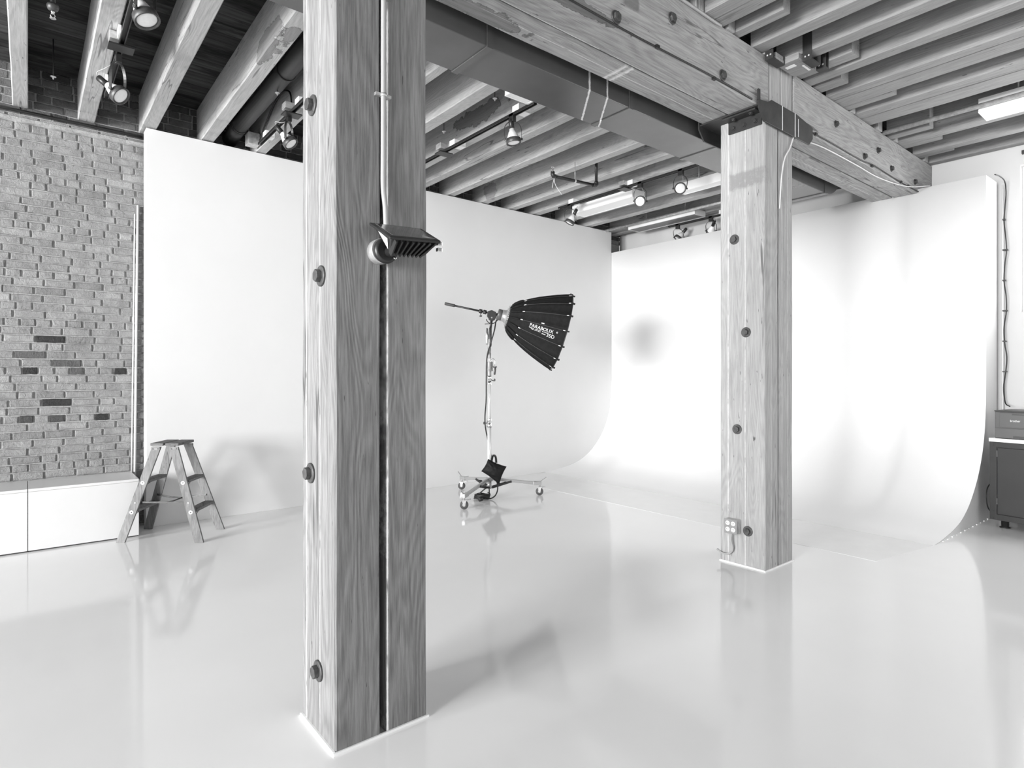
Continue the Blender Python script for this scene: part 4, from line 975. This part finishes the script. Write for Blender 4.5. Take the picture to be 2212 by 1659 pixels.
# ------------------------------------------------------------------ parabolic softbox with focusing arm
def softbox():
    A = Vector((4.405, 5.494, 2.129))                     # ring at the back of the bowl
    R_ = Vector((0.776, -0.631, 0)); F_ = Vector((0.631, 0.776, 0)); up = Vector((0, 0, 1))
    th, el = math.radians(5.5), math.radians(-15.4)
    hz = R_ * math.cos(th) + F_ * math.sin(th); ax = (hz * math.cos(el) + up * math.sin(el)).normalized()
    side = ax.cross(up).normalized()                      # roughly away from or toward the camera
    if side.dot(F_) > 0: side = -side
    ver = side.cross(ax).normalized()
    if ver.z < 0: ver = -ver
    L, RM = 0.655, 0.462
    root = thing('softbox', 'black deep parabolic softbox with white lettering on a focusing arm', 'softbox', PB + up * 2.02)
    def rad(t): return RM * math.sqrt(0.075 + 0.925 * t)
    def dirv(ph): return side * math.cos(ph) - ver * math.sin(ph)
    NR = 16; ph0 = math.radians(3.1)
    def surf(t, k, out=0.0):                              # k in rib units; panels are straight between ribs and sag a little
        i = math.floor(k); f = k - i
        d = dirv(ph0 + i * 2 * PI / NR).lerp(dirv(ph0 + (i + 1) * 2 * PI / NR), f)
        return A + ax * (L * t) + d * (rad(t) * (1 - 0.035 * math.sin(PI * f)) + out)
    bm = bmesh.new(); NT, NS = 18, 4; grid = []
    for j in range(NT + 1):
        t = (j / NT) ** 1.4
        grid.append([bm.verts.new(surf(t, k / NS) + dirv(ph0 + k / NS * 2 * PI / NR) * 0.0022 * noise.noise((t * 40, k * 0.8, 0)) * (1 if k % NS else 0)) for k in range(NR * NS)])
    for j in range(NT):
        for k in range(NR * NS):
            f = bm.faces.new((grid[j][k], grid[j][(k + 1) % (NR * NS)], grid[j + 1][(k + 1) % (NR * NS)], grid[j + 1][k])); f.smooth = True
    mb = MB(); mb.bm.free(); mb.bm = bm; shell = mb.build('fabric_shell', 'fabric', root)
    bm = bmesh.new(); grid = []
    for j in range(NT + 1):
        t = (j / NT) ** 1.4; grid.append([bm.verts.new(surf(t, k, -0.006 - 0.030 * rad(t))) for k in range(NR)])
    for j in range(NT):
        for k in range(NR): bm.faces.new((grid[j][k], grid[j][(k + 1) % NR], grid[j + 1][(k + 1) % NR], grid[j + 1][k]))
    mb = MB(); mb.bm.free(); mb.bm = bm; mb.build('silver_lining', 'silver', root)
    for k in range(NR):
        pts = [surf(t, k, 0.004) for t in [0.0, 0.02, 0.05, 0.1, 0.16, 0.23, 0.32, 0.45, 0.6, 0.75, 0.88, 0.97]] + [surf(1.0, k, 0.004) + ax * 0.014]
        mb = MB(); mb.tube(pts, 0.0042, 8); rib = mb.build('rib', 'black', root)
        d = dirv(ph0 + k * 2 * PI / NR); tan = ax.cross(d).normalized()
        mb = MB(); e = surf(1.0, k, 0.004)
        mb.obox(e + ax * 0.006, ax, d, tan, 0.018, 0.008, 0.008); mb.build('rib_tip', 'black', rib)
        for t in (0.205, 0.93):
            q = surf(t, k, 0.0095); q2 = surf(t + 0.035, k, 0.0095)
            mb = MB(); mb.bar(q, q2, 0.008, 0.003, d); mb.build('rib_clip', 'ink', rib)
        q0, q1 = surf(0.015, k, 0.012), surf(0.20, k, 0.012)
        mb = MB(); path = [surf(t, k, 0.010) for t in (0.02, 0.06, 0.11, 0.16, 0.195)]; mb.tube(path, [0.006, 0.011, 0.012, 0.011, 0.006], 8); mb.build('rib_sleeve', 'fabric', rib)
    mb = MB(); mb.tube([surf(1.0, k, 0.001) for k in range(NR)], 0.005, 8, closed=True); mb.build('front_rim', 'black', root)
    # back ring with spring clips
    mb = MB(); mb.lathe(A - ax * 0.075, ax, [(0, 0.068), (0.03, 0.070), (0.055, 0.085), (0.07, 0.115), (0.078, 0.124), (0.084, 0.10)], 32); mb.build('speed_ring', 'alu', root)
    mb = MB()
    for k in range(NR * 2):
        d = dirv(ph0 + k * PI / NR); mb.lathe(A - ax * 0.012 + d * 0.122, d * 0.6 - ax, [(0, 0.006), (0.010, 0.006)], 8)
    mb.build('spring_clip', 'galv', root)
    H0 = A - ax * 0.075
    mb = MB(); mb.lathe(H0 - ax * 0.052, ax, [(0, 0.060), (0.006, 0.066), (0.046, 0.066), (0.052, 0.060)], 28); mb.build('lamp_head', 'printer', root)
    # focusing arm: shaft through the tilt head, long handle to the left
    pv = PB + R_ * 0.030 + up * 2.125
    mb = MB(); mb.cyl(H0 - ax * 0.05, pv + ax * 0.02 + up * 0.03, 0.015, 14); mb.build('arm', 'black', root)
    hl = Vector((3.831, 5.960, 2.287)); hs = pv + up * 0.045
    hd = (hl - hs).normalized()
    mb = MB(); mb.cyl(hs, hl - hd * 0.02, 0.0115, 14); mb.build('arm', 'black', root)
    mb = MB(); mb.lathe(hl - hd * 0.115, hd, [(0, 0.016), (0.004, 0.018), (0.118, 0.018), (0.122, 0.012)], 16); mb.build('grip', 'rubber', root)
    for t in (0.065, 0.115):
        mb = MB(); mb.lathe(hs + hd * t, hd, [(0, 0.020), (0.003, 0.025), (0.037, 0.025), (0.04, 0.020)], 18); mb.build('collar', 'black', root)
    mb = MB(); q = hs + hd * 0.135 - up * 0.02; mb.cyl(q, q - up * 0.03, 0.005, 8); mb.lathe(q - up * 0.028, -up, [(0, 0.008), (0.006, 0.018), (0.014, 0.016), (0.018, 0.006)], 12); mb.build('knob', 'iron', root)
    # tilt head
    mb = MB(); poly = [pv + R_ * x + up * z for x, z in ((-0.058, 0.012), (-0.05, 0.07), (0.0, 0.085), (0.05, 0.062), (0.055, 0.012), (0.035, -0.03), (0.0, -0.045), (-0.035, -0.03))]
    mb.prism([p - F_ * 0.025 for p in poly], F_ * 0.05); th_ = mb.build('tilt_head', 'black', root, bevel=0.005)
    mb = MB(); mb.lathe(pv - F_ * 0.025 - up * 0.005, -F_, [(0, 0.010), (0.004, 0.009)], 12); mb.build('pivot_bolt', 'chrome', th_)
    mb = MB(); mb.tube([pv + R_ * 0.068 * math.cos(a) + up * (0.068 * math.sin(a) - 0.005) for a in [-PI + 0.25 + k * (PI - 0.5) / 12 for k in range(13)]], 0.0055, 8); mb.build('tilt_arc', 'black', root)
    mb = MB(); mb.tube([pv - up * 0.06, pv - R_ * 0.02 - up * 0.075, pv - R_ * 0.085 - up * 0.078], 0.0045, 8); mb.build('tilt_lever', 'iron', root)
    mb = MB(); mb.cyl(PB + R_ * 0.012 + up * 1.985, pv - up * 0.02, 0.014, 14); mb.build('spigot', 'black', root)
    # white lettering printed on the panel between two ribs
    def text_on(s, size, t0, k0, extrude_name):
        cu = bpy.data.curves.new('txt', 'FONT'); cu.body = s; cu.size = size; cu.resolution_u = 3
        to = bpy.data.objects.new('txt', cu); COL.objects.link(to)
        dg = bpy.context.evaluated_depsgraph_get(); dg.update()
        me = bpy.data.meshes.new_from_object(to.evaluated_get(dg)); bpy.data.objects.remove(to)
        bm = bmesh.new(); bm.from_mesh(me); bpy.data.meshes.remove(me)
        if bm.verts:
            for v in bm.verts:
                t = t0 + v.co.x / L / 1.10
                r = rad(t) * 2 * PI / NR
                k = k0 - v.co.y / r
                v.co = surf(t, k, 0.0035)
        m = MB(); m.bm.free(); m.bm = bm
        o = m.build(extrude_name, 'ink', shell)
        return o
    text_on('PARABOLIX', 0.056, 0.375, 0.43, 'lettering')
    text_on('®', 0.028, 0.835, 0.32, 'lettering')
    text_on('35D', 0.058, 0.690, 0.76, 'lettering')
    bm = bmesh.new()
    for t0_, t1_, k_, hh in ((0.375, 0.70, 0.52, 0.006), (0.415, 0.585, 0.62, 0.005), (0.61, 0.675, 0.68, 0.010)):
        n = 14
        for i in range(n):
            if i % 5 == 4: continue
            u0 = t0_ + (t1_ - t0_) * i / n; u1 = t0_ + (t1_ - t0_) * (i + 0.75) / n
            bm.faces.new([bm.verts.new(surf(u, k_ + q * hh / (rad(u) * 2 * PI / NR), 0.0035)) for u, q in ((u0, -0.5), (u1, -0.5), (u1, 0.5), (u0, 0.5))])
    m = MB(); m.bm.free(); m.bm = bm; m.build('small_print', 'ink', shell)
    bm = bmesh.new(); bm.faces.new([bm.verts.new(surf(u, k_, 0.0035)) for u, k_ in ((0.555, -0.18), (0.605, -0.18), (0.605, -0.09), (0.555, -0.09))])
    m = MB(); m.bm.free(); m.bm = bm; m.build('tag', 'ink', shell)
    # lamp cable down the stand, ending in a coil on the floor
    hb = H0 - ax * 0.03 - ver * 0.064
    pts = [hb, hb - R_ * 0.022 - up * 0.018, PB + R_ * 0.062 + up * 1.97 - F_ * 0.05, PB + R_ * 0.022 + up * 1.83 - F_ * 0.05, PB - R_ * 0.026 + up * 1.66 - F_ * 0.03, PB - R_ * 0.034 + up * 1.4 - F_ * 0.03, PB - R_ * 0.036 + up * 1.15 - F_ * 0.03, PB - R_ * 0.052 + up * 0.95, PB - R_ * 0.045 + up * 0.82, PB - R_ * 0.02 + up * 0.68 + F_ * 0.03, PB + R_ * 0.02 + up * 0.48 + F_ * 0.05, PB + R_ * 0.055 + up * 0.3 + F_ * 0.04, PB + R_ * 0.10 + up * 0.15 - F_ * 0.08, PB + R_ * 0.085 + up * 0.06 - F_ * 0.12, PB + R_ * 0.03 + up * 0.015 - F_ * 0.14, PB - R_ * 0.05 + up * 0.010 - F_ * 0.14]
    mb = MB(); mb.tube(smooth_path(pts, 6), 0.0075, 10); mb.build('cable', 'cable', root)
    return root
softbox()
# coiled plug end under the stand
up = Vector((0, 0, 1)); R_ = Vector((0.776, -0.631, 0)); F_ = Vector((0.631, 0.776, 0))
cc = PB - R_ * 0.085 - F_ * 0.14
pts = []
for k in range(75):
    a = k * 2 * PI / 18; r = 0.075 + 0.012 * math.sin(k * 0.37) + 0.010 * (k % 18) / 18
    pts.append(cc + R_ * (r * 1.1 * math.cos(a)) + F_ * (r * 0.9 * math.sin(a)) + up * (0.010 + 0.014 * k / 18 + 0.004 * math.sin(k * 1.3)))
CO = thing('cable_coil', 'coil of black cable with a plug lying on the floor under the light stand', 'cable', cc)
MB().tube(smooth_path(pts, 3), 0.0075, 8).build('cable', 'cable', CO)
q = cc + R_ * 0.02 - F_ * 0.085
mb = MB(); mb.lathe(q + up * 0.026, -R_ * 0.8 - F_ * 0.6, [(0, 0.012), (0.01, 0.022), (0.05, 0.025), (0.055, 0.018)], 16); mb.build('plug', 'black', CO)
mb = MB(); mb.tube(smooth_path([cc - R_ * 0.05 + up * 0.05, cc + R_ * 0.05 + up * 0.13, cc + R_ * 0.085 + up * 0.135, cc + R_ * 0.09 + up * 0.06], 5), 0.007, 8); mb.build('cable', 'cable', CO)

# sandbag slung on the stand legs
def sandbag():
    c = PB - F_ * 0.075
    cor = [(-0.012, 0.462), (0.205, 0.372), (0.120, 0.160), (-0.092, 0.318)]      # TL TR BR BL in (R, z)
    root = thing('sandbag', 'black sandbag slung over the foot of the light stand', 'sandbag', (PB.x, PB.y, 0.2))
    bm = bmesh.new(); N = 20; lay = []
    def w(u, v):
        a = [cor[0][i] * (1 - u) + cor[1][i] * u for i in (0, 1)]; b = [cor[3][i] * (1 - u) + cor[2][i] * u for i in (0, 1)]
        x = a[0] * (1 - v) + b[0] * v; z = a[1] * (1 - v) + b[1] * v
        s = 0.018 * (math.sin(PI * u)) * (1 - 2 * v) * -1; s2 = 0.014 * math.sin(PI * v) * (1 - 2 * u)
        return x + s2 * 0.8, z + s * -0.55 * -1
    for sgn in (-1, 1):
        rows = []
        for i in range(N + 1):
            row = []
            for j in range(N + 1):
                u, v = i / N, j / N; x, z = w(u, v)
                e = (max(0, math.sin(PI * u)) * max(0, math.sin(PI * v))) ** 0.45
                wr = noise.noise((u * 5, v * 9, 3)) * 0.012 * e
                row.append(bm.verts.new(c + R_ * x + up * z + F_ * sgn * (0.052 * e + wr + 0.0015)))
            rows.append(row)
        for i in range(N):
            for j in range(N):
                f = bm.faces.new((rows[i][j], rows[i + 1][j], rows[i + 1][j + 1], rows[i][j + 1])); f.smooth = True
        lay.append(rows)
    A, B = lay
    edge = [(i, 0) for i in range(N)] + [(N, j) for j in range(N)] + [(i, N) for i in range(N, 0, -1)] + [(0, j) for j in range(N, 0, -1)]
    for (i, j), (k, l) in zip(edge, edge[1:] + edge[:1]): bm.faces.new((A[i][j], A[k][l], B[k][l], B[i][j]))
    m = MB(); m.bm.free(); m.bm = bm; m.build('bag', 'bag', root)
    mb = MB()
    q = [c + R_ * x + up * z for x, z in ((0.03, 0.44), (0.045, 0.50), (0.075, 0.49), (0.085, 0.415))]
    sp = smooth_path(q, 5)
    for a, b in zip(sp, sp[1:]): mb.bar(a, b, 0.025, 0.004, F_)
    mb.build('strap', 'bag', root)
sandbag()

# ------------------------------------------------------------------ cabinet, printer and cords by the side wall
CA = math.radians(7.0)
ce = Vector((-math.sin(CA), -math.cos(CA), 0)); cn = Vector((-math.cos(CA), math.sin(CA), 0)); c0 = Vector((7.125, 1.532, 0))  # ce: along the front to the right, cn: outward
def CB_(u0, u1, d0, d1, z0, z1): # box in cabinet space: u along front, d depth behind the front plane
    mb = MB(); mb.obox(c0 + ce * (u0 + u1) / 2 - cn * (d0 + d1) / 2 + Vector((0, 0, (z0 + z1) / 2)), ce, cn, (0, 0, 1), (u1 - u0) / 2, (d1 - d0) / 2, (z1 - z0) / 2); return mb
CT = thing('steel_cabinet', 'dark steel cabinet with a white top beside the end of the cove', 'cabinet', (7.35, 1.2, 0))
mb = CB_(0, 0.90, 0.02, 0.52, 0.072, 0.812); mb.build('body', 'cab', CT, bevel=0.003)
for u in (0.0, 0.845): CB_(u, u + 0.055, 0.0, 0.02, 0.072, 0.812).build('stile', 'cab', CT, bevel=0.002)
CB_(0.055, 0.845, 0.0, 0.02, 0.072, 0.125).build('bottom_rail', 'cab', CT); CB_(0.055, 0.845, 0.0, 0.02, 0.765, 0.812).build('top_rail', 'cab', CT)
dr = CB_(0.063, 0.837, 0.001, 0.019, 0.132, 0.757).build('door', 'cabdoor', CT, bevel=0.002)
for z in (0.22, 0.67): CB_(0.056, 0.063, -0.002, 0.010, z, z + 0.06).build('hinge', 'iron', dr)
CB_(0.78, 0.80, -0.03, 0.0, 0.40, 0.55).build('handle', 'iron', dr)
mb = MB()
for z in (0.155, 0.085, 0.80, 0.78): mb.lathe(c0 + ce * 0.030 + Vector((0, 0, z)) , cn, [(-0.001, 0.006), (0.002, 0.005)], 8)
mb.build('screw', 'black', CT)
CB_(-0.004, 0.91, -0.008, 0.53, 0.812, 0.846).build('worktop', 'fix', CT, bevel=0.003)
for u, d in ((0.10, 0.06), (0.80, 0.06), (0.10, 0.46), (0.80, 0.46)):
    p = c0 + ce * u - cn * d
    mb = MB(); mb.lathe(p, (0, 0, 1), [(0, 0.042), (0.008, 0.042), (0.012, 0.028), (0.072, 0.030)], 20); mb.build('foot', 'black', CT)
PR = thing('printer', 'boxy dark grey printer with a small white logo on the white-topped cabinet', 'printer', (7.3, 1.3, 0.847))
CB_(0.035, 0.445, 0.015, 0.40, 0.847, 1.098).build('body', 'printer', PR, bevel=0.006)
CB_(0.075, 0.405, 0.008, 0.018, 0.952, 1.090).build('front_cover', 'printer', PR, bevel=0.003)
CB_(0.040, 0.440, 0.004, 0.018, 0.852, 0.945).build('paper_tray', 'printer', PR, bevel=0.003)
CB_(0.18, 0.33, 0.002, 0.006, 0.852, 0.876).build('tray_grip', 'pdark', PR)
CB_(0.032, 0.448, 0.012, 0.41, 1.098, 1.110).build('lid', 'pdark', PR, bevel=0.003)
CB_(0.10, 0.36, 0.05, 0.33, 1.1075, 1.1115).build('output_tray', 'black', PR)
CB_(0.17, 0.33, 0.006, 0.010, 1.070, 1.082).build('latch', 'pdark', PR)
cu = bpy.data.curves.new('txt', 'FONT'); cu.body = 'brother'; cu.size = 0.034; cu.resolution_u = 3
to = bpy.data.objects.new('txt', cu); COL.objects.link(to); dg = bpy.context.evaluated_depsgraph_get(); dg.update()
me = bpy.data.meshes.new_from_object(to.evaluated_get(dg)); bpy.data.objects.remove(to)
bm = bmesh.new(); bm.from_mesh(me); bpy.data.meshes.remove(me)
for v in bm.verts: v.co = c0 + ce * (0.155 + v.co.x * 0.72) + cn * (-0.007) + Vector((0, 0, 1.008 + v.co.y * 0.85))
m = MB(); m.bm.free(); m.bm = bm; m.build('logo', 'ink', PR)
mb = MB(); mb.tube(smooth_path([(7.55, 1.53, 0.40), (7.42, 1.57, 0.385), (7.30, 1.585, 0.34), (7.26, 1.585, 0.25), (7.29, 1.58, 0.15), (7.36, 1.56, 0.09), (7.40, 1.50, 0.05), (7.42, 1.44, 0.01)], 6), 0.005, 8)
solo(mb, 'power_cord', 'cable', 'thin black cord looping beside the dark cabinet to the floor', 'cable', (7.35, 1.57, 0))
mb = MB()
pts = [(7.50, 1.57, 3.449), (7.62, 1.555, 3.452), (7.76, 1.545, 3.43), (7.815, 1.545, 3.33)]
for k in range(14): pts.append((7.82 + 0.008 * math.sin(k * 1.9), 1.552 + 0.012 * math.sin(k * 1.7), 3.2 - k * 0.157))
pts.append((7.74, 1.50, 1.125))
mb.tube(smooth_path(pts, 5), 0.0055, 8)
for k in range(1, 13, 2):
    z = 3.2 - k * 0.157; mb.box(7.80, 7.84, 1.540 + 0.01 * math.sin(k * 1.7), 1.572, z, z + 0.012)
solo(mb, 'black_cable', 'cable', 'wavy black cable clipped down the cove end to the printer', 'cable', (7.8, 1.55, 1.1))
mb = MB(); mb.tube([(7.845, 1.578, 0.03), (7.845, 1.578, 3.42)], 0.008, 8)
solo(mb, 'white_cable', 'wcable', 'pale straight conduit in the gap between cove end and side wall', 'conduit', (7.845, 1.578, 0))
